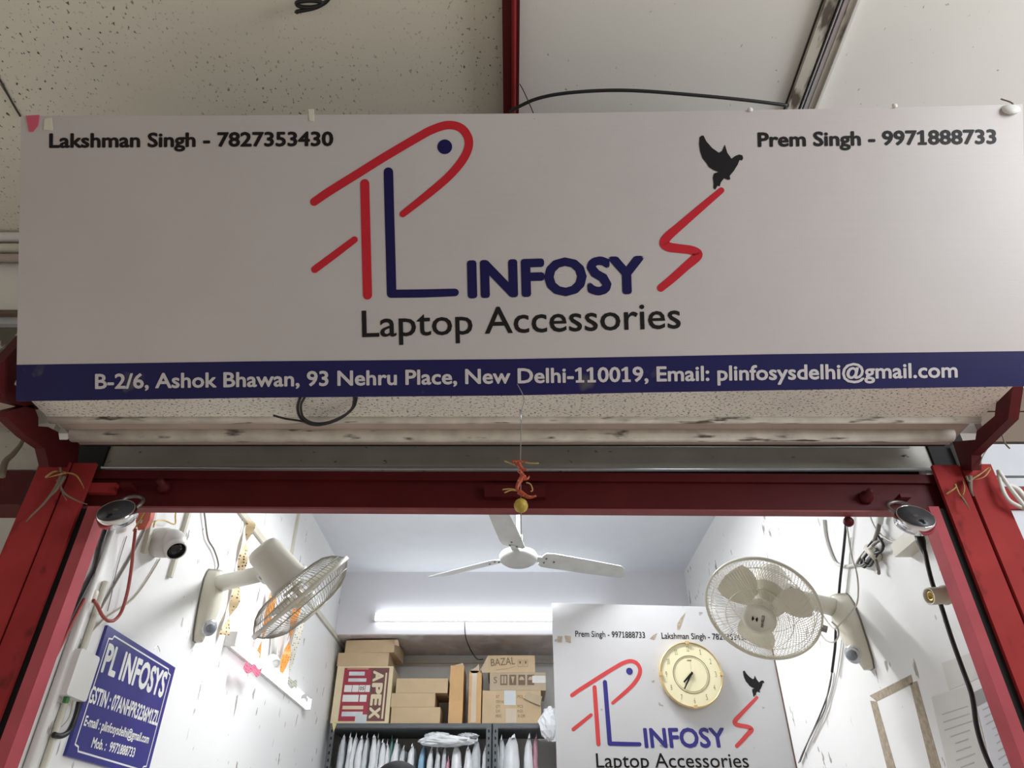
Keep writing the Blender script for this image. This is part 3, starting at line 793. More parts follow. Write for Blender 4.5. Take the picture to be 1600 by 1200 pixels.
# ================================================================== INTERIOR: FANS
def frame_of(axis, hint):
    z = Vector(axis).normalized(); x = Vector(hint); x = (x - z*x.dot(z)).normalized()
    return x, z.cross(x), z
def wall_fan(c, axis, hint, R, label, base_px, X, inward, neck_px, swirl=0.35, front_mat=None, name_on_hub=False):
    """c: rim centre, axis: blowing direction, inward: wall normal pointing into the shop."""
    c = Vector(c); ux, uy, uz = frame_of(axis, hint)
    def L(x, y, z): return c + ux*x + uy*y + uz*z
    bt, bb = onX(*base_px[0], X), onX(*base_px[1], X)
    fan = thing('wall_fan', (bt+bb)/2, label, 'fan', 'cream wall fans')
    inw = Vector(inward)
    # base plate: tapering rounded shell on the wall
    yc = (bt.y+bb.y)/2; hw = base_px[2]
    prof = [(0.0, 0.55), (0.06, 0.80), (0.18, 1.0), (0.40, 0.96), (0.70, 0.74), (0.90, 0.52), (1.0, 0.28)]
    rows = []
    for t, w in prof:
        q = bt + (bb-bt)*t
        bulge = 0.030 + 0.045*math.sin(math.pi*min(1, t*0.9+0.15))
        ring = []
        for k in range(9):
            a = math.pi*k/8
            ring.append(q + Vector((0, -1, 0))*(hw*w*math.cos(a)) + inw*(0.004 + bulge*math.sin(a)**0.6))
        rows.append(ring)
    mb = MB(); V = [p for r in rows for p in r]; n = 9
    fs = [(i*n+k, i*n+k+1, (i+1)*n+k+1, (i+1)*n+k) for i in range(len(rows)-1) for k in range(n-1)]
    fs += [list(range(n)), list(range((len(rows)-1)*n, len(rows)*n))]
    mb.add(V, fs, True); mb.build('base', CREAM, fan)
    q = bt + (bb-bt)*0.5
    MB().prism([bt + (bb-bt)*t + Vector((0, -hw*w*1.06*s, 0)) for s in (1, -1) for t, w in (prof if s == 1 else prof[::-1])], inw*0.006).build('back_plate', CABG, fan)
    kq = bt + (bb-bt)*0.80
    kd = (inw*0.8 + Vector((0, -0.45, -0.4))).normalized()
    k = MB().lathe(kq + inw*0.045, kd, [(0.034, 0), (0.034, 0.012), (0.027, 0.016)], 24).build('switch_bezel', SILV, fan)
    MB().lathe(kq + inw*0.045 + kd*0.012, kd, [(0.019, 0), (0.019, 0.014), (0.016, 0.018), (0, 0.018)], 20).build('knob', GREYK, fan)
    # arm from the base to the tilting joint behind the motor
    p0 = bt + (bb-bt)*0.18 + inw*0.045
    joint = L(0, 0, -0.135) + (p0 - L(0, 0, -0.135)).normalized()*0.085
    MB().tube([p0, p0 + (joint-p0)*0.5, joint], 0.036, 18, r_end=0.031).build('arm', CREAM, fan)
    js = (joint-p0).normalized().cross(uz).normalized()
    MB().lathe(joint - js*0.034, js, [(0.034, 0), (0.034, 0.068)], 20).build('joint', CREAM, fan)
    MB().lathe(joint - js*0.040, js, [(0.008, 0), (0.008, 0.080)], 10).build('joint_screw', STEEL, fan)
    MB().tube([joint, L(0, 0, -0.13)], 0.026, 14).build('neck', CREAM, fan)
    # motor housing
    MB().lathe(L(0, 0, -0.252), uz, [(0, 0), (0.044, 0.001), (0.058, 0.008), (0.066, 0.024), (0.073, 0.165), (0.082, 0.172), (0.082, 0.184), (0.03, 0.186)], 36).build('motor_housing', CREAM, fan)
    MB().lathe(L(0, 0, -0.05), uz, [(0.05, 0), (0.05, 0.01), (0.012, 0.012), (0.012, 0.06), (0.05, 0.062), (0.045, 0.075), (0, 0.078)], 24).build('hub', CREAM, fan)
    # blades
    for b in range(3):
        a0 = 2*math.pi*b/3 + 0.5
        vs = []; rows_n = 7
        for i in range(rows_n):
            r = 0.045 + (R*0.84-0.045)*i/(rows_n-1)
            wid = 0.55 + 0.38*math.sin(math.pi*min(1, 0.15+0.8*i/(rows_n-1)))
            for j in range(6):
                t = j/5 - 0.5; a = a0 + t*wid*1.3
                vs.append(L(r*math.cos(a), r*math.sin(a), -0.012 + t*0.05*(1-0.4*i/rows_n)))
        fs = [(i*6+j, i*6+j+1, (i+1)*6+j+1, (i+1)*6+j) for i in range(rows_n-1) for j in range(5)]
        MB().add(vs, fs, True).build('blade', BLADE, fan)
    # guards
    def guard(nm, rad0, z0, zmid, sw, nw, wr, m):
        mb = MB()
        for k in range(nw):
            a0 = 2*math.pi*k/nw
            path = []
            for t in (0, 0.25, 0.5, 0.72, 0.88, 0.97, 1.0):
                r = rad0 + (R-rad0)*t
                z = z0*(1 - t**3.2) if t < 1 else 0
                a = a0 + sw*t
                path.append(L(r*math.cos(a), r*math.sin(a), z))
            mb.tube(path, wr, 3, caps=False)
        for t in (0.45, 0.86):
            r = rad0 + (R-rad0)*t
            mb.ring(L(0, 0, z0*(1-t**3.2)+0.001), uz, r, wr*1.2, 56, 4)
        return mb.build(nm, m, fan)
    guard('front_guard', 0.050, 0.075, 0, swirl, 96, 0.0011, front_mat or CREAMD)
    guard('rear_guard', 0.080, -0.070, 0, -swirl*1.4, 84, 0.0011, front_mat or CREAMD)
    # rim band
    MB().lathe(L(0, 0, -0.008), uz, [(R-0.001, 0), (R+0.005, 0), (R+0.006, 0.016), (R-0.001, 0.016), (R-0.001, 0)], 72, caps=False).build('rim', CREAM, fan)
    MB().obox(L(R+0.012, 0, 0), ux*0.010, uy*0.008, uz*0.010).build('rim_clip', STEEL, fan)
    bd = MB().lathe(L(0, 0, 0.070), uz, [(0.062, 0), (0.062, 0.006), (0.052, 0.012), (0.046, 0.012), (0.044, 0.010), (0, 0.011)], 36).build('badge', CREAM, fan)
    return fan, L, ux, uy, uz, bd
BLADE = mat('fan_blade', (0.78, 0.74, 0.63), 0.35)
def camdir(r, u, f): return RIGHT*r + UP*u + FWD*f
fanR, LR, fx, fy, fz, badge = wall_fan(atd(1191, 951, 2.68), camdir(-0.46, -0.27, -0.85), (1, 0, -0.1), 0.208,
    'cream wall fan facing the street beside the wall clock', ((1318, 931), (1364, 1046), 0.062), XR, (-1, 0, 0), None, 0.42, CREAML)
# emblem and brand name on the badge
cbd = LR(0, 0, 0.0822)
ex = RIGHT - fz*RIGHT.dot(fz); ex.normalize(); ey = fz.cross(ex)
mb = MB()
for sg in (1, -1):
    q = cbd - ex*0.014 + ey*0.002
    mb.add([q + ex*(sg*0.011*math.cos(a)) + ey*(0.016*math.sin(a)) for a in [math.pi/2*k/6*1.0 - math.pi/4 for k in range(7)]] + [q + ex*sg*0.0015], [list(range(8)) if sg == 1 else list(range(8))[::-1]])
mb.build('emblem', INKK, badge)
text('brand_lettering', badge, 'HAVELLS', cbd + ex*0.019 - ey*0.024, cbd + ex*0.019 + ey*0.026, cbd + ex*0.009 - ey*0.024, fz, INKK, 0.02, 0.0004)
wall_fan(atd(471.5, 932, 2.72), camdir(0.64, -0.75, -0.04), camdir(-0.76, -0.65, 0), 0.216,
    'cream wall fan tilted into the shop above the side tube light', ((330, 893), (303, 1003), 0.060), XL, (1, 0, 0), None, 0.10, CREAMD)

# ---- ceiling fan
hub = atd(810, 872, 3.68)
cf = thing('ceiling_fan', hub, 'dusty white three-bladed ceiling fan with a round motor', 'fan')
MB().lathe(hub - Vector((0, 0, 0.035)), (0, 0, 1), [(0, 0), (0.070, 0.002), (0.076, 0.010), (0.090, 0.014), (0.098, 0.026), (0.100, 0.045), (0.090, 0.062), (0.060, 0.075), (0.022, 0.080), (0.022, 0.16), (0.014, 0.165)], 48).build('motor', FANW, cf)
MB().tube([hub + Vector((0, 0, 0.1)), Vector((hub.x, hub.y, ZC-0.04))], 0.011, 12).build('rod', FANW, cf)
MB().lathe(Vector((hub.x, hub.y, ZC)), (0, 0, -1), [(0.06, 0), (0.055, 0.03), (0.02, 0.06)], 24).build('canopy_cup', FANW, cf)
for k in range(3):
    a = math.radians(20 + 120*k)
    d = Vector((math.cos(a), math.sin(a), (-0.02, 0.05, -0.01)[k])).normalized(); s = Vector((-math.sin(a), math.cos(a), 0))
    tl = math.radians(-14); s2 = s*math.cos(tl) + Vector((0, 0, 1))*math.sin(tl); nn = d.cross(s2)
    o0 = hub + Vector((0, 0, 0.012))
    pts = [(0.135, -0.058), (0.125, -0.030), (0.125, 0.045), (0.15, 0.062), (0.40, 0.060), (0.615, 0.052), (0.63, 0.035), (0.605, -0.030), (0.575, -0.052), (0.40, -0.060), (0.18, -0.066)]
    bl = MB().prism([o0 + d*x + s2*y - nn*0.002 for x, y in pts], nn*0.004).build('blade', FANW, cf)
    MB().obox(o0 + d*0.33 + nn*0.004, d*0.20, s2*0.008, nn*0.003).build('stiffening_rib', FANW, bl)
    MB().obox(o0 + d*0.115, d*0.045, s2*0.022, nn*0.004).build('blade_iron', FANW, cf)
    for x, y in ((0.15, 0.018), (0.15, -0.018), (0.20, 0.0)):
        MB().lathe(o0 + d*x + s2*y - nn*0.004, -nn, [(0.006, 0), (0.005, 0.004), (0, 0.005)], 8).build('screw', STEEL, bl)

# ================================================================== INTERIOR: SIDE WALL WITH THE NAME PLATE
def LW(px, py, off=0.0): return onX(px, py, XL + off)
npl = thing('name_plate', LW(160, 1190, 0.01), 'blue enamel name plate with white lettering on the side wall', 'sign')
NX = Vector((1, 0, 0))
tl, tr = LW(164, 977), LW(272.5, 1034)
zt_ = tl.z; y0_, y1_ = tl.y, tr.y; zb_ = LW(99, 1181).z
MB().box((XL, y0_, zb_), (XL+0.010, y1_, zt_)).build('plate', PLATE, npl)
def NP(u, v): return Vector((XL+0.010, y0_ + (y1_-y0_)*u, zb_ + (zt_-zb_)*v))
mb = MB(); g = 0.05
outl = [(g+0.05,g),(1-g-0.05,g),(1-g-0.04,g+0.03),(1-g,g+0.04),(1-g,1-g-0.04),(1-g-0.04,1-g-0.03),(1-g-0.05,1-g),(g+0.05,1-g),(g+0.04,1-g-0.03),(g,1-g-0.04),(g,g+0.04),(g+0.04,g+0.03)]
for i in range(12):
    stroke(mb, [NP(*outl[i]), NP(*outl[(i+1)%12])], 0.005, NX, 0.0005+0.00005*(i%2))
mb.build('border', WHITE, npl)
for body, l, r, tp, w in (('PL INFOSYS', (156.5,1050), (253,1091), (170,1004), 0.035), ('GSTIN : 07ANHPR3236M1ZL', (136,1097), (244.5,1134), (143,1070.5), 0.03),
                          ('E-mail : plinfosysdelhi@gmail.com', (130,1133.5), (231,1162), (133,1117), 0.026), ('Mob. :  9971888733', (141.5,1168), (208.5,1183.5), (146,1151.5), 0.026)):
    text('lettering', npl, body, LW(*l, 0.010), LW(*r, 0.010), LW(*tp, 0.010), NX, WHITE, w, 0.0006)
MB().tube([LW(240,1015), LW(246,1009), LW(250,1018)], 0.0015, 5, 4).build('hanging_loop', SILV, npl)

rt_ = thing('network_box', LW(128, 1050), 'white network terminal box overlapping the edge of the blue name plate', 'router')
p = [LW(128,1010,0.012), LW(158,1024,0.012), LW(139,1092,0.012), LW(105,1084,0.012)]
ya, yb = LW(128,1012,0.048).y, LW(158,1024,0.048).y; za, zb2 = LW(128,1012,0.048).z, LW(107,1086,0.048).z
MB().bbox(((XL+0.030), (ya+yb)/2, (za+zb2)/2), (0, (yb-ya)/2, 0), (0, 0, (za-zb2)/2), (0.018, 0, 0), 0.010).build('case', WHITE, rt_)
MB().box((XL+0.004, ya-0.008, zb2-0.012), (XL+0.014, yb-0.02, za-0.01)).build('cradle', PVC, rt_)
MB().box((XL+0.026, ya+0.03, zb2-0.016), (XL+0.036, ya+0.045, zb2+0.004)).build('fibre_plug', GREEN, rt_)
MB().tube([LW(114,1095,0.03), LW(108,1120,0.02), LW(95,1136,0.01), LW(82,1138,0.005)], 0.0016, 5, 5).build('fibre_lead', CABT, rt_)

def vpipe(name, px, py, off, r, m, label, z0=0.0, z1=2.75, cat='pipe'):
    q = LW(px, py, off)
    return one(name, MB().tube([(q.x, q.y, z0), (q.x, q.y, z1)], r, 12), m, label, cat)
vpipe('conduit_pipe', 140, 925, 0.016, 0.0135, PVC, 'thick white conduit pipe up the side wall behind the padlock')
vpipe('trunking', 160, 925, 0.010, 0.0095, PVCC, 'slim cream conduit between the white pipe and blue name plate', z1=2.28)
q = LW(143, 930, 0.016)
one('pipe_coupling', MB().lathe((q.x, q.y, q.z-0.02), (0, 0, 1), [(0.016, 0), (0.018, 0.005), (0.018, 0.03), (0.016, 0.035)], 16), PVCC, 'cream coupling around the thick white conduit pipe', 'coupling')
def lcable(name, pts, r, m, label, off=0.012, cat='cable'):
    return one(name, MB().tube([LW(px, py, off) for px, py in pts], r, 7, 6), m, label, cat)
lcable('red_cable', [(212,826),(208,860),(205,890),(199,925),(190,955),(180,968),(170,970),(160,962),(152,946),(146,938)], 0.0055, CABR, 'red cable hanging in a deep loop beside the white conduit', 0.04)
lcable('red_strap', [(132,936),(118,962),(100,998),(76,1046),(50,1100),(22,1165),(4,1205)], 0.006, CABR, 'dark red cable running down beside the door frame', 0.02)
lcable('black_cable', [(166,826),(158,850),(150,885),(138,910),(120,945),(100,985),(82,1020),(72,1040)], 0.007, CABK, 'thick black cable down the dirty plaster behind the padlock', 0.014)
lcable('black_cable', [(229,822),(215,850),(196,884),(176,918),(155,955),(138,985),(130,1005)], 0.004, CABG, 'grey cable running diagonally behind the red cable loop', 0.006)
lcable('tan_cable', [(250,873),(237,895),(222,918),(205,938),(185,952),(165,965),(145,985),(133,1002)], 0.0028, CABT, 'thin tan cable drooping from the security camera', 0.006)
lcable('grey_wire', [(198,838),(188,870),(180,900),(174,930),(168,955)], 0.0014, CABG, 'hair-thin grey wire between the pipe and red cable', 0.004, 'wire')
lcable('fan_lead', [(318,790),(321,815),(325,842),(334,858),(340,875),(341,886),(336,893)], 0.0035, CABG, 'grey lead running down to the fan above the side tube light', 0.012)
lcable('dark_cable', [(124,1095),(118,1120),(108,1142),(95,1150),(84,1148)], 0.008, CABK, 'thick dark cable curling below the network box', 0.02)

lcable('yellow_cable', [(240,824),(243,815),(256,813),(268,818),(274,818),(274,806),(276,796)], 0.003, BRASS, 'thin yellow cable bent above the security camera', 0.03)
# red signal box by the padlock
q = LW(222, 812, 0.05)
rb = thing('bell_box', q, 'coral red plastic box with a white mark under the beam', 'box')
cx = camdir(1, 0, 0)
P = [atd(x, y, q.y*0 + (q-CAM).dot(FWD)) for x, y in ((215,795),(237,795),(234,812),(226,827),(216,829),(212,815))]
MB().prism(P, FWD*0.03).build('case', CORAL, rb)
mb = MB(); mb.obox(atd(221, 815, (q-CAM).dot(FWD)-0.002), RIGHT*0.003+UP*0.001, UP*0.006+RIGHT*0.002, FWD*0.001); mb.build('white_mark', WHITE, rb)
MB().tube([atd(x, y, (q-CAM).dot(FWD)-0.006) for x, y in ((227,797),(222,808),(213,822),(208,830))], 0.003, 6, 4).build('brass_strip', BRASS, rb)

# dome camera
cd = thing('security_camera', LW(243, 850), 'white dome security camera on the side wall', 'camera')
w0 = LW(243, 848)
MB().lathe(w0, (1, 0, 0), [(0.052, 0), (0.054, 0.02), (0.054, 0.045), (0.050, 0.052)], 32).build('base', PVC, cd)
bc = w0 + Vector((0.060, 0, 0))
MB().sphere(bc, 0.050, 28, 18).build('dome', WHITE, cd)
ldir = (Vector((0.55, -0.30, -0.62))).normalized()
MB().lathe(bc + ldir*0.030, ldir, [(0.037, 0), (0.038, 0.022), (0.035, 0.028), (0.032, 0.026)], 28, caps=False).build('lens_bezel', WHITE, cd)
MB().lathe(bc + ldir*0.034, ldir, [(0.0325, 0), (0.0325, 0.018), (0, 0.020)], 28).build('lens_window', GLASSK, cd)
# short trunking pieces
def lstrip(name, a, b, wpx, label):
    A = LW(*a, 0.0); B = LW(*b, 0.0)
    d = (B-A).normalized(); s = d.cross(Vector((1, 0, 0))).normalized()
    return one(name, MB().obox((A+B)/2 + Vector((0.008, 0, 0)), d*((B-A).length/2), s*wpx, Vector((0.008, 0, 0))), PVCC, label, 'trunking')
lstrip('trunking', (242,780), (221,864), 0.010, 'short cream trunking strip on the pipe side of the security camera')
lstrip('trunking', (292,800), (262,902), 0.009, 'short cream trunking strip passing behind the security camera')
lstrip('trunking', (467,790), (452,872), 0.010, 'cream trunking rising to the ceiling behind the tilted fan')
lstrip('wall_batten', (360,781), (536,1010), 0.016, 'long grey-white batten along the side wall towards the cartons')

# ribbons
def hang_ribbon(name, pts, halfw, twist, m, label, off=0.05):
    P = spline([LW(px, py, off) for px, py in pts], 8)
    n = len(P); W = []
    for i in range(n):
        a = twist*math.pi*i/(n-1) + 0.3
        W.append((Vector((0.25, 1, 0)).normalized()*math.cos(a) + Vector((1, -0.25, 0)).normalized()*math.sin(a))*halfw)
    return one(name, MB().ribbon(P, W), m, label, 'ribbon')
hang_ribbon('polka_dot_ribbon', [(393,814),(388,838),(381,868),(375,900),(368,935),(360,962),(350,992)], 0.022, 3.2, CRDOT, 'cream polka-dot ribbon twisting down behind the tilted fan arm', 0.03)
hang_ribbon('polka_dot_ribbon', [(428,925),(420,960),(411,995),(402,1027)], 0.021, 1.0, ORANGE, 'orange polka-dot ribbon hanging over the start of the side tube light', 0.045)
hang_ribbon('polka_dot_ribbon', [(470,935),(460,965),(453,1000),(449,1018),(443,1040),(438,1062)], 0.022, 1.8, ORANGE, 'orange polka-dot ribbon twisted once beside the bulb holder', 0.045)
hang_ribbon('polka_dot_ribbon', [(477,955),(466,990),(458,1020),(453,1050),(450,1070)], 0.020, 0.9, WHDOT, 'white polka-dot ribbon hanging past the orange ribbons', 0.045)
one('ribbon_bow', MB().ribbon(spline([LW(*p, 0.07) for p in ((382,1038),(388,1046),(396,1044),(403,1052),(409,1046))], 5), [Vector((0, 0.006, 0.020))]*21), PINK, 'pink spotted ribbon scrap under the side tube light', 'ribbon')
one('ribbon_bow', MB().ribbon(spline([LW(*p, 0.06) for p in ((450,1062),(456,1070),(462,1068),(463,1076))], 5), [Vector((0, 0.004, 0.022))]*16), WHDOT, 'crumpled white spotted ribbon at the far end of the side tube light', 'ribbon')
one('ribbon_bow', MB().ribbon(spline([LW(*p, 0.06) for p in ((470,1090),(476,1088),(481,1096))], 5), [Vector((0, 0.004, 0.014))]*11), WHITE, 'small white ribbon end on the tip of the side tube light', 'ribbon')
# bulb holder behind the fan
bh = thing('bulb_holder', LW(428, 1040), 'white bulb holder on a stem behind the side tube light', 'bulb holder')
MB().tube([LW(429,985,0.02), LW(428,1025,0.03)], 0.014, 12).build('stem', PVC, bh)
q = LW(428, 1032, 0.045)
MB().lathe(q + Vector((-0.02, 0, 0.02)), (0.5, -0.3, -0.8), [(0.02, 0), (0.034, 0.02), (0.038, 0.05), (0.034, 0.055), (0.018, 0.05), (0, 0.048)], 20).build('socket', WHITE, bh)

# ================================================================== INTERIOR: CARTONS AND RACKS
YK = 5.40                                    # front of the racks
zr = onY(640, 1130, YK).z                    # top deck of the rack
def rack(x0, x1, label, dx=0.0):
    t = thing('steel_rack', ((x0+x1)/2, YK+0.2, 0), label, 'rack', 'slotted steel racks')
    for x in (x0, x1):
        for y in (YK, YK+0.44):
            sx = 1 if x == x0 else -1
            MB().box((min(x, x+sx*0.036), y, 0), (max(x, x+sx*0.036), y+0.003, zr+0.0)).box((x-0.0015, y, 0), (x+0.0015, y+0.03, zr)).build('upright', RACK, t)
    for z in (zr, zr-0.46, zr-1.0, zr-1.6):
        MB().box((x0+0.002, YK+0.004, z-0.034), (x1-0.002, YK+0.436, z-0.030)).box((x0+0.002, YK+0.004, z-0.036), (x1-0.002, YK+0.008, z)).box((x0, YK+0.002, z-0.004), (x1, YK+0.436, z)).build('deck', RACK, t)
    for x in (x0+0.018, x1-0.018):
        for k in range(7):
            z = zr - 0.05 - k*0.045
            MB().obox((x, YK-0.0015, z), (0.005, 0, 0), (0, 0.001, 0), (0, 0, 0.009)).build('slot', BLK, t)
    return t
xk0 = onY(516, 1132, YK).x; xk1 = onY(768, 1133, YK).x; xk2 = onY(857, 1133, YK).x
rack(xk0, xk1, 'grey slotted steel rack under the printed red carton')
rack(xk1+0.01, xk2+0.14, 'grey slotted steel rack under the two cartons with transport symbols')

def carton(px0, px1, py0, py1, depth, m, label, Y=YK+0.02, rot=0.0, flap=None, name='carton', rest=None):
    """Front face given by its pixel box; rest: height that it stands on."""
    a = onY(px0, py1, Y); b = onY(px1, py1, Y); z0 = a.z if rest is None else rest
    z1 = onY((px0+px1)/2, py0, Y).z
    c = (a+b)/2; hx = (b.x-a.x)/2
    ux = Vector((math.cos(rot), math.sin(rot), 0)); uy = Vector((-math.sin(rot), math.cos(rot), 0))
    t = thing(name, (c.x, Y, z0), label, 'carton', 'cartons on top of the racks')
    o = Vector((c.x, Y, z0))
    MB().obox(o + uy*(depth/2) + Vector((0, 0, (z1-z0)/2)), ux*hx, uy*(depth/2), Vector((0, 0, (z1-z0)/2))).build('body', m, t)
    def fr(u, v): return o + ux*(hx*(2*u-1)) + Vector((0, 0, (z1-z0)*v))   # point on the front face
    return t, fr, -uy, z1
def panel(t, fr, n, u0, u1, v0, v1, m, name, lift=0.001):
    mb = MB(); mb.prism([fr(u0, v0), fr(u1, v0), fr(u1, v1), fr(u0, v1)], n*lift); return mb.build(name, m, t)

# printed carton
t, fr, n, zA = carton(516, 607, 1041, 1128, 0.40, CARDP, 'crimson and cream printed carton at the end of the rack', rest=zr+0.001)
panel(t, fr, n, 0.13, 0.93, 0.04, 0.97, CRIM, 'print_field')
panel(t, fr, n, 0.62, 0.93, 0.04, 0.97, MAROON, 'print_band', 0.0016)
for body, v0 in (('A', 0.72), ('P', 0.50), ('E', 0.30), ('X', 0.08)):
    text('printed_letter', t, body, fr(0.65, v0+0.20), fr(0.65, v0), fr(0.84, v0+0.20), n, PCREAM, 0.05, 0.0024)
panel(t, fr, n, 0.87, 0.90, 0.08, 0.88, PCREAM, 'print_line', 0.0024)
for u0, u1, v0, v1, m in ((0.17, 0.30, 0.54, 0.66, WHITE), (0.31, 0.42, 0.54, 0.66, WHITE), (0.43, 0.53, 0.54, 0.66, WHITE), (0.54, 0.62, 0.54, 0.66, WHITE),
                          (0.16, 0.44, 0.37, 0.49, WHITE), (0.46, 0.58, 0.37, 0.49, WHITE), (0.22, 0.50, 0.83, 0.90, PACKETG), (0.22, 0.54, 0.72, 0.78, PACKETG),
                          (0.18, 0.54, 0.24, 0.30, PCREAM), (0.18, 0.54, 0.12, 0.20, PACKETG), (0.18, 0.56, 0.945, 0.955, PCREAM)):
    panel(t, fr, n, u0, u1, v0, v1, m, 'print_box', 0.0022)
text('handwriting', t, '05', fr(0.44, 0.57), fr(0.52, 0.57), fr(0.44, 0.635), n, INKK, 0.01, 0.003)
panel(t, fr, n, 0.42, 0.62, 0.0, 0.15, TAPEW, 'tape', 0.003)
# two flat cartons on it
t, fr, n, zB = carton(526, 606, 1020, 1041, 0.38, CARD, 'flat brown carton lying on the printed carton', rest=zA+0.001)
t, fr, n, zC_ = carton(538, 616, 1000, 1019, 0.36, CARD, 'open flat brown carton on top of the stack with its flap up', rest=zB+0.001, rot=-0.06)
MB().prism([fr(0.86, 0.98), fr(1.0, 0.60), fr(1.10, 0.45), fr(1.06, 0.98), fr(0.98, 1.0), fr(0.88, 0.99)], Vector((0, 0.004, 0))).build('flap', CARDL, t)
# three flat cartons
t, fr, n, z3 = carton(610, 687, 1105, 1128, 0.34, CARD, 'flat brown carton at the bottom of the stack of three', rest=zr+0.001)
t, fr, n, z2 = carton(610, 679, 1083, 1105, 0.34, CARD, 'flat brown carton in the middle of the stack of three', rest=z3+0.001)
t, fr, n, z1 = carton(618, 699, 1060, 1083, 0.34, CARD, 'flat brown carton at the top of the stack of three', rest=z2+0.001)
# upright cartons
t, fr, n, z_ = carton(700, 722, 1040, 1128, 0.33, CARD2, 'tall orange-brown carton standing on end', rest=zr+0.001)
MB().prism([fr(0.15, 1.0), fr(0.95, 1.0), fr(0.90, 1.05)], Vector((0, 0.006, 0))).build('flap', CARDL, t)
t, fr, n, z_ = carton(731, 751, 1048, 1128, 0.30, CARD2, 'narrow upright carton sealed with a strip of shiny tape', rest=zr+0.001)
panel(t, fr, n, 0.22, 0.62, 0.02, 0.95, TAPE, 'tape', 0.002)
MB().prism([fr(0.0, 1.0), fr(0.45, 0.90), fr(0.80, 1.0), fr(0.75, 1.14), fr(0.45, 1.06)], Vector((0, 0.004, 0))).build('flap', CARDL, t)
# cartons with transport marks
t, fr, n, zG = carton(753, 846, 1079, 1130, 0.40, CARD, 'wide brown carton printed with quantity and weight lines', rest=zr+0.001)
for v, l, r in ((0.77, 'SET', 'PCS'), (0.61, 'ITEM NO.', ''), (0.47, 'QTY.', 'PCS'), (0.33, 'G.W.', 'KGS'), (0.18, 'MEAS.', 'X CM')):
    text('printed_line', t, l, fr(0.23, v), fr(0.23 + 0.020*len(l), v), fr(0.23, v+0.085), n, PBROWN, 0.0, 0.0012)
    if r: text('printed_line', t, r, fr(0.60, v), fr(0.60 + 0.030*len(r), v), fr(0.60, v+0.085), n, PBROWN, 0.0, 0.0012)
panel(t, fr, n, 0.37, 0.57, 0.55, 1.0, TAPEW, 'shiny_tape', 0.002)
panel(t, fr, n, 0.40, 0.58, 0.02, 0.45, TAPE, 'tape', 0.002)
MB().prism([fr(0.70, 0.75), fr(0.98, 0.52), fr(1.02, 0.80), fr(0.76, 0.95)], Vector((0, -0.02, 0))).build('flap', CARD3, t)
t, fr, n, zH_ = carton(765, 853, 1051, 1079, 0.38, CARD3, 'greyish carton with a row of black transport symbols', rest=zG+0.001)
for k, u in enumerate((0.19, 0.35, 0.51, 0.67)):
    panel(t, fr, n, u, u+0.125, 0.30, 0.88, PBROWN, 'symbol_tile', 0.001)
    if k == 0:
        for du in (0.02, 0.07): panel(t, fr, n, u+du, u+du+0.035, 0.38, 0.80, CARD3, 'symbol_arrow', 0.0018)
    elif k == 1:
        MB().prism([fr(u+0.03, 0.78), fr(u+0.05, 0.55), fr(u+0.058, 0.40), fr(u+0.068, 0.40), fr(u+0.075, 0.55), fr(u+0.095, 0.78)], n*0.0018).build('symbol_glass', CARD3, t)
    else:
        MB().prism([fr(u+0.062+0.045*math.cos(a), 0.58+0.2*math.sin(a)) for a in [math.pi*j/8 for j in range(9)]], n*0.0018).build('symbol_umbrella', CARD3, t)
panel(t, fr, n, 0.76, 1.0, 0.42, 0.82, PAPER, 'paper_label', 0.0024)
text('handwriting', t, 'S', fr(0.07, 0.4), fr(0.13, 0.4), fr(0.07, 0.75), n, PBROWN, 0, 0.0012)
t, fr, n, z_ = carton(762, 836, 1024, 1050, 0.36, CARD, 'brown carton marked BAZAL in handwriting', rest=zH_+0.001)
text('handwriting', t, 'BAZAL', fr(0.07, 0.36), fr(0.58, 0.48), fr(0.07, 0.78), n, PBROWN, 0.0, 0.0012)
mb = MB(); stroke(mb, [fr(0.18, 0.14), fr(0.42, 0.22), fr(0.58, 0.34)], 0.002, n, 0.0012); mb.build('underline', PBROWN, t)
for u in (0.64, 0.76):
    mb = MB()
    q = [fr(u, 0.34), fr(u+0.09, 0.34), fr(u+0.09, 0.72), fr(u, 0.72)]
    for i in range(4): stroke(mb, [q[i], q[(i+1) % 4]], 0.0016, n, 0.0012)
    patch(mb, [fr(u+0.03, 0.5), fr(u+0.06, 0.5), fr(u+0.065, 0.66), fr(u+0.025, 0.66)], n, 0.0013)
    mb.build('printed_symbol', PBROWN, t)
MB().prism([fr(0.0, 0.0), fr(0.0, 1.0), fr(-0.16, 0.10), fr(-0.14, -0.02)], Vector((0, 0.004, 0))).build('flap', CARDL, t)

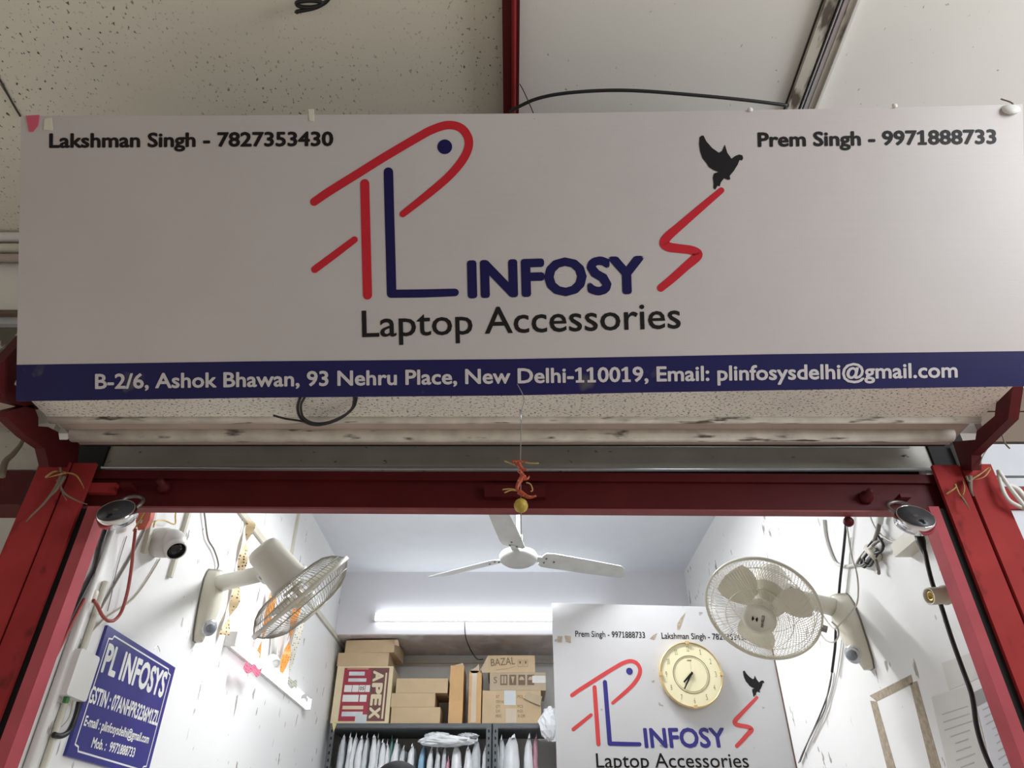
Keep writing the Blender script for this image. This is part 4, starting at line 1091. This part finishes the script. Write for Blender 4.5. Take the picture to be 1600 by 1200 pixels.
# ---- packets standing on the rack shelf
rnd = random.Random(7)
zsh = zr - 0.46 + 0.001
def packet(px0, px1, ptop, lean, m, label, dy=0.0, grp='plastic packets filed on the racks'):
    Y = YK + 0.05 + dy
    a = onY(px0, 1180, Y); b = onY(px1, 1180, Y); zt2 = min(onY((px0+px1)/2, ptop, Y).z, zr - 0.082); lean = 0.025 + rnd.uniform(-0.006, 0.006)
    t = thing('plastic_packet', ((a.x+b.x)/2, Y+0.1, zsh), label, 'packet', grp)
    H = zt2 - zsh; w = b.x - a.x; D = 0.24
    rows, cols = 9, 7; vs = []; fs = []
    bend = rnd.uniform(-0.02, 0.02)
    for side in (0, 1):
        for i in range(rows):
            v = i/(rows-1)
            for j in range(cols):
                u = j/(cols-1)
                thick = 0.55*w*(math.sin(math.pi*min(1, 0.12+0.8*v))**0.5)*(0.88+0.12*math.sin(math.pi*u))
                if i == rows-1: thick *= 0.65
                x = (a.x+b.x)/2 + (1 if side else -1)*thick + lean*H*v + bend*math.sin(3*v)*v + rnd.uniform(-1, 1)*0.004
                y = Y + D*u + rnd.uniform(-1, 1)*0.006 + (0.02*v if u < 0.1 else 0)
                z = zsh + H*v + (rnd.uniform(-0.012, 0.012) if i == rows-1 else 0)
                vs.append((x, y, max(z, zsh)))
    K = rows*cols
    for i in range(rows-1):
        for j in range(cols-1):
            q = i*cols+j
            fs.append((q, q+1, q+cols+1, q+cols)); fs.append((K+q, K+q+cols, K+q+cols+1, K+q+1))
    for i in range(rows-1):
        q = i*cols
        fs.append((q, q+cols, K+q+cols, K+q)); q += cols-1; fs.append((q, K+q, K+q+cols, q+cols))
    for j in range(cols-1):
        q = (rows-1)*cols+j; fs.append((q, q+1, K+q+1, K+q))
    MB().add(vs, fs, True).build('pouch', m, t)
    q = Vector(((a.x+b.x)/2 + lean*H, Y - 0.001, zt2 - 0.004))
    MB().add([q + Vector((-w*0.12, 0, 0)), q + Vector((w*0.14, 0.002, 0.004)), q + Vector((w*0.10, 0.004, 0.022+rnd.uniform(0, 0.02))), q + Vector((-w*0.06, 0.002, 0.014))], [(0,1,2,3)]).build('folded_lip', m, t)
ORD = 'first second third fourth fifth sixth seventh eighth ninth tenth eleventh twelfth thirteenth'.split()
CNT = {'white': 0, 'grey': 0}
P1, P2 = 'white plastic packet filed upright on the rack under the printed carton', 'white plastic packet filed upright on the rack below the transport symbols'
LBL = 'grey plastic packet wedged among white ones under the printed carton'
for px0, px1, top, lean, m, lb in ((527,536,1152,0.10,PACKETG,LBL),(537,546,1152,-0.02,PACKET,P1),(547,554,1139,0.0,PACKET,P1),(555,565,1153,0.0,PACKET,P1),
        (565,572,1144,0.02,PACKETG,LBL),(573,584,1143,0.10,PACKET,P1),(584.5,588,1146,0.06,PACKETG,LBL),(588.5,598,1160,-0.02,PACKET,P1),(598.5,604,1164,0.05,PACKET,P1),(611,621,1160,0.06,PACKET,P1),
        (624,632,1170,0.08,PACKETG,LBL),(636,646,1166,0.04,PACKET,P1),(668,676,1170,0.10,PACKET,P1),(677,685,1172,0.08,PACKETG,LBL),(690,696,1168,0.04,PACKETG,LBL),
        (703,718,1164,0.0,PACKET,P1),(722,735,1170,0.02,PACKET,P1),(735,750,1158,0.0,PACKETG,LBL),(751,760,1172,0.0,PACKET,P1)):
    kind = 'white' if m is PACKET else 'grey'
    CNT[kind] += 1
    packet(px0, px1, top, lean, m, '%s %s packet from the wall-side upright of the rack under the printed carton' % (ORD[CNT[kind]-1], kind))
packet(604.5, 610, 1140, 0.03, PACKETT, 'teal folder standing among the white packets', 0.06)
packet(655, 664, 1168, 0.05, PACKETB, 'light blue packet standing below the crumpled white packet', 0.02)
packet(696, 702, 1186, 0.0, PACKETP, 'pink packet low among the white packets', 0.01)
G2 = 'plastic packets filed on the second rack'
for px0, px1, top, lean, m, lb in ((768,776,1156,0.02,PACKETG,'grey packet right against the middle uprights of the two racks'.replace('right ', '')),(776,786,1156,0.0,PACKETG,'grey packet beside the wide white packet below the transport symbols'),
        (786,812,1144,0.0,PACKET,'wide white plastic packet filed below the transport symbols'),(818,832,1153,0.0,PACKET,'narrow white packet between the wide packet and the pink-edged packet')):
    packet(px0, px1, top, lean, m, lb, 0.0, G2)
packet(832, 840, 1147, 0.03, PACKETP, 'pink-edged packet beside the end upright of the second rack', 0.03)
# crumpled packets lying across the tops
def crumple(c, sx, sy, sz, m, label, seed):
    r = random.Random(seed); mb = MB(); n, k = 22, 11; vs = []; fs = []
    for i in range(k+1):
        th = math.pi*i/k
        for j in range(n):
            a = 2*math.pi*j/n
            f = 1 + r.uniform(-0.16, 0.16)
            vs.append(Vector(c) + Vector((sx*f*math.sin(th)*math.cos(a), sy*f*math.sin(th)*math.sin(a), sz*f*math.cos(th))))
    for i in range(k):
        for j in range(n):
            fs.append((i*n+j, i*n+(j+1)%n, (i+1)*n+(j+1)%n, (i+1)*n+j))
    return one('crumpled_packet', mb.add(vs, fs, False), m, label, 'packet')
crumple(onY(698, 1158, YK+0.02), 0.190, 0.06, 0.034, PACKET, 'crumpled white packet lying across the filed packets', 3)
crumple(onY(684, 1150, YK+0.05), 0.085, 0.05, 0.024, PACKET, 'folded white packet end sticking up on the crumpled packet', 5)
crumple(onY(731, 1150, YK+0.06), 0.075, 0.05, 0.020, PACKETG, 'greyish crumpled packet end beside the rack upright', 8)
crumple(onY(862, 1131, YK-0.06), 0.085, 0.05, 0.10, PACKET, 'white plastic bag hanging at the edge of the printed board', 11)
one('ribbon_scrap', MB().prism([onY(519,1129,YK-0.004), onY(527,1128,YK-0.004), onY(521,1144,YK-0.004)], (0, 0.002, 0)), YELDOT, 'yellow spotted ribbon scrap at the corner of the rack', 'ribbon')
one('tube_lead', MB().tube([onY(726,972,YB-0.02), onY(727,992,YB-0.02), onY(731,1006,YB+0.1), onY(738,1020,YB+0.2), onY(746,1030,YB+0.2), onY(755,1030,YB+0.2)], 0.004, 6, 5), CABK,
    'thin black lead drooping from the back wall tube light to the cartons', 'cable')

# ================================================================== INTERIOR: PRINTED BOARD AND CLOCK
YBD = 3.76
BN = Vector((0, -1, 0))
def B(px, py): return onY(px, py, YBD)
bd = thing('printed_board', (B(1040, 1100).x, YBD, 0), 'white partition board printed with the shop logo behind the clock', 'board')
xl_, xr_ = B(862, 942).x, B(1211, 1040).x
MB().prism([(xl_, YBD, 0), (xr_, YBD, 0), (xr_, YBD, B(1200, 950).z), (xl_, YBD, B(862, 942).z)], (0, 0.018, 0)).build('panel', BOARD, bd)
MB().box((xr_, YBD-0.006, 0), (xr_+0.022, YBD+0.02, B(1200, 950).z)).build('corner_strip', WOOD, bd)
# affine map from the big sign's artwork to the board
src = [(491,315.5),(711,457),(1033,450),(1096.5,213)]
dst = [B(893.5,1086.6), B(999.7,1162.5), B(1151,1166), B(1162.3,1048.4)]
def solve3(A, b):
    M = Matrix(A); return M.inverted() @ Vector(b)
AtA = [[sum(r[i]*r[j] for r in [(x, y, 1) for x, y in src]) for j in range(3)] for i in range(3)]
ku = solve3(AtA, [sum((x, y, 1)[i]*d.x for (x, y), d in zip(src, dst)) for i in range(3)])
kv = solve3(AtA, [sum((x, y, 1)[i]*d.z for (x, y), d in zip(src, dst)) for i in range(3)])
def BM(x, y): return Vector((ku[0]*x + ku[1]*y + ku[2], YBD, kv[0]*x + kv[1]*y + kv[2]))
logo(bd, BM, (abs(ku[0]) + abs(kv[1]))/2, BN, INKR2, INKB2, INKK)
text('lettering', bd, 'INFOSY', B(1007.5,1168.8), B(1136,1168.3), B(1006,1137.5), BN, INKB2, 0.030, 0.0008)
text('lettering', bd, 'Laptop Accessories', B(932,1199.5), B(1171,1199.5), B(931,1177), BN, INKK, 0.006, 0.0008)
text('lettering', bd, 'Prem Singh - 9971888733', B(899,995), B(1008,997), B(899,985.5), BN, INKK, 0.012, 0.0008)
text('lettering', bd, 'Lakshman Singh - 7827353430', B(1034,998), B(1168,1000.5), B(1034,988.5), BN, INKK, 0.012, 0.0008)
for pts in ([(1058,984),(1062,984),(1071,957),(1064,965),(1058,975)], [(1015,998),(1022,1000),(1027,989),(1020,993)], [(871,994),(879,994),(878,1004),(871,1004)], [(882,993),(892,994),(892,1005),(884,1003)]):
    mb = MB(); mb.prism([B(*p) for p in pts], BN*0.0008); mb.build('peeled_patch', RESID, bd)

ck = thing('wall_clock', B(1078, 1056), 'round cream wall clock with a gold rim on the printed board', 'clock')
cc = B(1078, 1055.5) + BN*0.001
RC = 0.158
MB().lathe(cc, BN, [(RC*0.96, 0), (RC, 0.010), (RC, 0.026), (RC*0.975, 0.034), (RC*0.955, 0.030)], 64, caps=False).build('rim', CLOCKG, ck)
MB().lathe(cc, BN, [(RC*0.955, 0), (RC*0.955, 0.026), (0, 0.0262)], 64, True).build('face', CLOCKF, ck)
MB().lathe(cc + BN*0.026, BN, [(RC*0.575, 0), (RC*0.575, 0.0018), (RC*0.555, 0.0018), (RC*0.555, 0)], 56, caps=False).build('inner_ring', CLOCKR, ck)
MB().lathe(cc + BN*0.026, BN, [(RC*0.52, 0), (RC*0.52, 0.0012), (RC*0.512, 0.0012), (RC*0.512, 0)], 56, caps=False).build('inner_ring', CLOCKR, ck)
RX, RZ = Vector((1, 0, 0)), Vector((0, 0, 1))
for h in range(1, 13):
    a = math.radians(90 - 30*h); q = cc + BN*0.0265 + (RX*math.cos(a) + RZ*math.sin(a))*RC*0.78
    wd = 0.008 if h < 10 else 0.014
    text('numeral', ck, str(h), q - RX*wd*0.5 - RZ*0.013, q + RX*wd*0.5 - RZ*0.013, q - RX*wd*0.5 + RZ*0.013, BN, CLOCKR, 0.0, 0.0003, gap=2.0)
def hand(ang, l0, l1, w, z, nm):
    a = math.radians(90 - ang); d = RX*math.cos(a) + RZ*math.sin(a); s = d.cross(BN)
    q = cc + BN*z
    MB().prism([q - d*l0 - s*w, q - d*l0 + s*w, q + d*l1 + s*w*0.6, q + d*l1 - s*w*0.6], BN*0.001).build(nm, INKK if nm != 'second_hand' else CLOCKR, ck)
hand(228, 0.01, RC*0.36, 0.006, 0.029, 'hour_hand'); hand(212, 0.012, RC*0.52, 0.0045, 0.031, 'minute_hand'); hand(4, 0.02, RC*0.42, 0.0007, 0.033, 'second_hand')
MB().lathe(cc + BN*0.026, BN, [(0.006, 0), (0.006, 0.010), (0, 0.011)], 14).build('hub', INKK, ck)
for a in (0, 90, 180, 270):
    d = RX*math.cos(math.radians(a)) + RZ*math.sin(math.radians(a))
    MB().obox(cc + BN*0.026 + d*RC*0.96, RX*0.008, RZ*0.008, BN*0.011).build('rim_clip', CLOCKG, ck)
mk = cc + BN*0.0265 + RZ*RC*0.40
MB().obox(mk + RZ*0.003, RX*0.011, RZ*0.003, BN*0.0004).build('brand_mark', CLOCKR, ck)

# ================================================================== INTERIOR: SIDE WALL WITH THE PAPERS
def RW(px, py, off=0.0): return onX(px, py, XR - off)
def rcable(name, pts, r, m, label, off=0.012, cat='cable'):
    return one(name, MB().tube([RW(px, py, off) for px, py in pts], r, 7, 6), m, label, cat)
rcable('black_cable', [(1323,795),(1321,830),(1317,870),(1313,905),(1309,950),(1306,985),(1305,1010),(1302,1035),(1300,1050)], 0.0055, CABK, 'black cable running down behind the fan that faces the street', 0.024)
rcable('black_cable', [(1300,1048),(1297,1070),(1290,1095),(1278,1125),(1262,1160),(1250,1190)], 0.003, CABK, 'split thin black leads below the spliced black cable', 0.008)
rcable('black_cable', [(1300,1050),(1293,1085),(1288,1110),(1272,1140),(1256,1172),(1248,1192)], 0.0025, CABG, 'thin grey lead alongside the split black leads', 0.014)
rcable('grey_wire', [(1330,840),(1325,900),(1318,960),(1314,1010),(1306,1060),(1292,1110),(1270,1160)], 0.0016, CABW, 'thin pale wire hanging behind the spliced black cable', 0.005, 'wire')
rcable('white_power_cable', [(1322,812),(1326,840),(1331,870),(1338,893),(1341,920),(1338,945),(1325,962),(1312,976),(1304,982),(1295,975),(1285,960),(1278,950)], 0.0032, CABW, 'white cord looping over the arm of the street-facing fan', 0.10)
rcable('white_power_cable', [(1278,985),(1290,1000),(1303,1003),(1310,993),(1308,980),(1300,972)], 0.0032, CABW, 'white cord curl below the arm of the street-facing fan', 0.14)
rcable('hanging_black_cable', [(1437,840),(1445,862),(1450,885),(1458,915),(1470,945),(1485,992),(1502,1040),(1516,1078),(1521,1100),(1526,1135),(1536,1170),(1552,1208)], 0.0068, CABK, 'thick black cable hanging in front of the pasted papers', 0.05)
MBp = MB().lathe(RW(1436, 836, 0.05), (RW(1447, 872, 0.05)-RW(1436, 836, 0.05)), [(0.014, 0), (0.014, 0.02), (0.008, 0.05), (0.006, 0.06)], 14)
one('cable_gland', MBp, CABK, 'black tapered plug at the top of the thick hanging cable', 'plug')
rcable('conduit', [(1287,812),(1290,838),(1297,862),(1306,880),(1322,885),(1340,881)], 0.007, PVC, 'white bent conduit on the wall next to the cable bundle', 0.008)
rcable('white_lead', [(1360,808),(1366,822),(1376,835),(1388,844),(1400,848)], 0.0032, CABW, 'white lead plugged into the connector behind the padlock', 0.02)
q0, q1 = RW(1398, 848, 0.02), RW(1432, 852, 0.03)
one('lead_connector', MB().lathe(q0, q1-q0, [(0.006, 0), (0.009, 0.01), (0.008, 0.03), (0.015, 0.035), (0.016, 0.07), (0.012, 0.085)], 14), PVCC, 'cream cord connector behind the padlock over the black cable', 'connector')
cb = thing('cable_bundle', RW(1360, 870), 'tied bundle of black and white cable on the wall near the beam', 'cable')
for pts, r, m in (([(1378,842),(1366,850),(1352,862),(1342,875),(1340,882),(1348,883),(1358,872),(1370,858)], 0.0055, CABG), ([(1372,838),(1380,852),(1376,862),(1366,866),(1356,880),(1350,886),(1346,878),(1356,864)], 0.0055, CABK),
                  ([(1368,840),(1360,850),(1350,866),(1352,880),(1360,884),(1366,874),(1374,860)], 0.005, CABK), ([(1366,868),(1370,880),(1373,892),(1373,896)], 0.006, CABG), ([(1374,812),(1372,828),(1366,846)], 0.008, CABG), ([(1370,846),(1358,858),(1348,872)], 0.007, CABW)):
    MB().tube([RW(px, py, 0.02+0.006*(i % 2)) for i, (px, py) in enumerate(pts)], r, 7, 5).build('cable_turn', m, cb)
MB().tube([RW(1356,856,0.018), RW(1372,872,0.018)], 0.017, 10).build('tie_wrap', PVCC, cb)
MB().tube([RW(1377,800,0.02), RW(1374,818,0.02)], 0.012, 12).build('plug', PVC, cb)
a_, b_ = RW(1418, 838), RW(1474, 862)
one('junction_box', MB().box((XR-0.055, min(a_.y, b_.y)-0.02, RW(1422, 872).z), (XR, max(a_.y, b_.y)+0.02, RW(1432, 838).z)), PVCC, 'cream plastic junction box behind the hanging black cable', 'box')
ah = thing('bulb_holder', RW(1497, 930), 'angled cream bulb holder next to the red door post', 'bulb holder')
q = RW(1499, 928); ax = Vector((-1, -0.15, -0.12)).normalized()
MB().lathe(q, (-1, 0, 0), [(0.042, 0), (0.042, 0.008), (0.030, 0.018)], 24).build('base', PVCC, ah)
MB().lathe(q, ax, [(0.026, 0.0), (0.026, 0.045), (0.0285, 0.048), (0.0285, 0.054), (0.025, 0.057), (0.025, 0.105), (0.021, 0.105), (0.021, 0.085), (0, 0.085)], 24).build('holder', PVCC, ah)
MB().lathe(q + ax*0.086, ax, [(0.016, 0), (0.016, 0.014), (0.009, 0.014), (0.009, 0.004)], 16).build('contact', BRASS, ah)
# residue of a removed frame
rf = thing('adhesive_residue', RW(1420, 1130), 'tan adhesive outline left by a frame removed from the wall', 'residue')
WN = Vector((-1, 0, 0))
def wstrip(nm, q, m, par, lift=0.001):
    MB().prism([RW(*p) for p in q], WN*lift).build(nm, m, par)
wstrip('strip', [(1359,1087),(1424,1054),(1427,1068),(1370,1096)], RESID, rf)
wstrip('strip', [(1422,1068),(1433,1064),(1475,1215),(1458,1215)], RESID, rf)
wstrip('strip', [(1360,1095),(1370,1096),(1404,1215),(1390,1215)], RESID, rf)
# pasted papers
def paper(name, q, m, label, lines, lift=0.002):
    t = thing(name, RW(*q[3]), label, 'paper', 'papers pasted on the side wall')
    P = [RW(*p) for p in q]
    MB().prism(P, WN*lift).build('sheet', m, t)
    def uv(u, v): return (P[3]*(1-u) + P[2]*u)*(1-v) + (P[0]*(1-u) + P[1]*u)*v + WN*lift
    for u0, u1, v0, v1, mm in lines:
        MB().prism([uv(u0, v0), uv(u1, v0), uv(u1, v1), uv(u0, v1)], WN*0.0006).build('print_line', mm, t)
rnd2 = random.Random(4)
def rows(n, v0, v1, m, c=0.5):
    out = []
    for i in range(n):
        v = v0 + (v1-v0)*i/(n-1); w = rnd2.uniform(0.15, 0.38)
        out.append((max(0.05, c-w), min(0.95, c+w), v, v+0.012, m))
    return out
PRL = mat('print_pale', (0.50, 0.49, 0.46), 0.7)
paper('pasted_notice', [(1456,1089),(1518,1070),(1556,1230),(1494,1255)], PAPER, 'faded pale notice pasted beside the tan adhesive outline', rows(9, 0.20, 0.80, PRL))
paper('pasted_notice', [(1522,1082),(1562,1062),(1618,1215),(1566,1250)], PAPERG, 'glossy pasted notice with a grey heading bar by the door post', [(0.0, 0.95, 0.86, 1.0, PRINTG)] + rows(9, 0.25, 0.80, PRL))
paper('pasted_notice', [(1472,1036),(1524,1018),(1534,1058),(1484,1078)], PAPER, 'blank faded paper pasted above the glossy notice', [])

# ================================================================== PERSON
prs = thing('person', (atd(641, 1195, 2.7).x, 2.72, 0), 'person standing inside the shop with only black hair showing', 'person')
base = prs.location.copy()
htop = onY(641, 1188, 2.72).z
def person_mesh():
    me = bpy.data.meshes.new('body')
    H = htop - 0.02
    J = [((0, 0, H*0.53), 0.14), ((0, 0, H*0.62), 0.125), ((0, 0.01, H*0.74), 0.145), ((0, 0.01, H*0.81), 0.12), ((0, 0, H*0.86), 0.058), ((0, -0.01, H*0.925), 0.078), ((0, -0.005, H*0.965), 0.076),
         ((0.17, 0.01, H*0.80), 0.06), ((0.22, 0.02, H*0.63), 0.045), ((0.20, -0.10, H*0.50), 0.035), ((0.19, -0.16, H*0.46), 0.03),
         ((-0.17, 0.01, H*0.80), 0.06), ((-0.22, 0.02, H*0.63), 0.045), ((-0.20, -0.10, H*0.50), 0.035), ((-0.19, -0.16, H*0.46), 0.03),
         ((0.09, 0, H*0.48), 0.085), ((0.10, 0, H*0.28), 0.062), ((0.10, 0.01, 0.07), 0.04), ((0.10, -0.13, 0.03), 0.03),
         ((-0.09, 0, H*0.48), 0.085), ((-0.10, 0, H*0.28), 0.062), ((-0.10, 0.01, 0.07), 0.04), ((-0.10, -0.13, 0.03), 0.03)]
    Ed = [(0,1),(1,2),(2,3),(3,4),(4,5),(5,6),(3,7),(7,8),(8,9),(9,10),(3,11),(11,12),(12,13),(13,14),(0,15),(15,16),(16,17),(17,18),(0,19),(19,20),(20,21),(21,22)]
    me.from_pydata([j[0] for j in J], Ed, [])
    o = bpy.data.objects.new('body', me); COL.objects.link(o); o.parent = prs
    o.modifiers.new('skin', 'SKIN')
    for i, (p, r) in enumerate(J): me.skin_vertices[0].data[i].radius = (r, r*(0.8 if i < 4 else 1.0))
    me.skin_vertices[0].data[0].use_root = True
    s = o.modifiers.new('sub', 'SUBSURF'); s.levels = 2; s.render_levels = 2
    me.materials.append(SHIRT)
person_mesh()
hc = Vector((base.x, base.y, htop - 0.112))
MB().sphere(hc + Vector((0, -0.012, -0.02)), 0.095, 24, 16, (0.82, 0.98, 1.12)).build('head', SKIN, prs)
MB().sphere(hc + Vector((0, 0.012, 0.006)), 0.106, 28, 18, (0.93, 1.02, 1.0)).build('hair', HAIR, prs)
for sx in (-1, 1):
    MB().sphere(hc + Vector((sx*0.082, 0.0, -0.035)), 0.028, 10, 8, (0.4, 0.7, 1.1)).build('ear', SKIN, prs)
    MB().sphere(hc + Vector((sx*0.032, -0.098, -0.035)), 0.011, 10, 8).build('eye', INKK, prs)
MB().sphere(hc + Vector((0, -0.112, -0.058)), 0.018, 10, 8, (0.7, 1, 1.3)).build('nose', SKIN, prs)
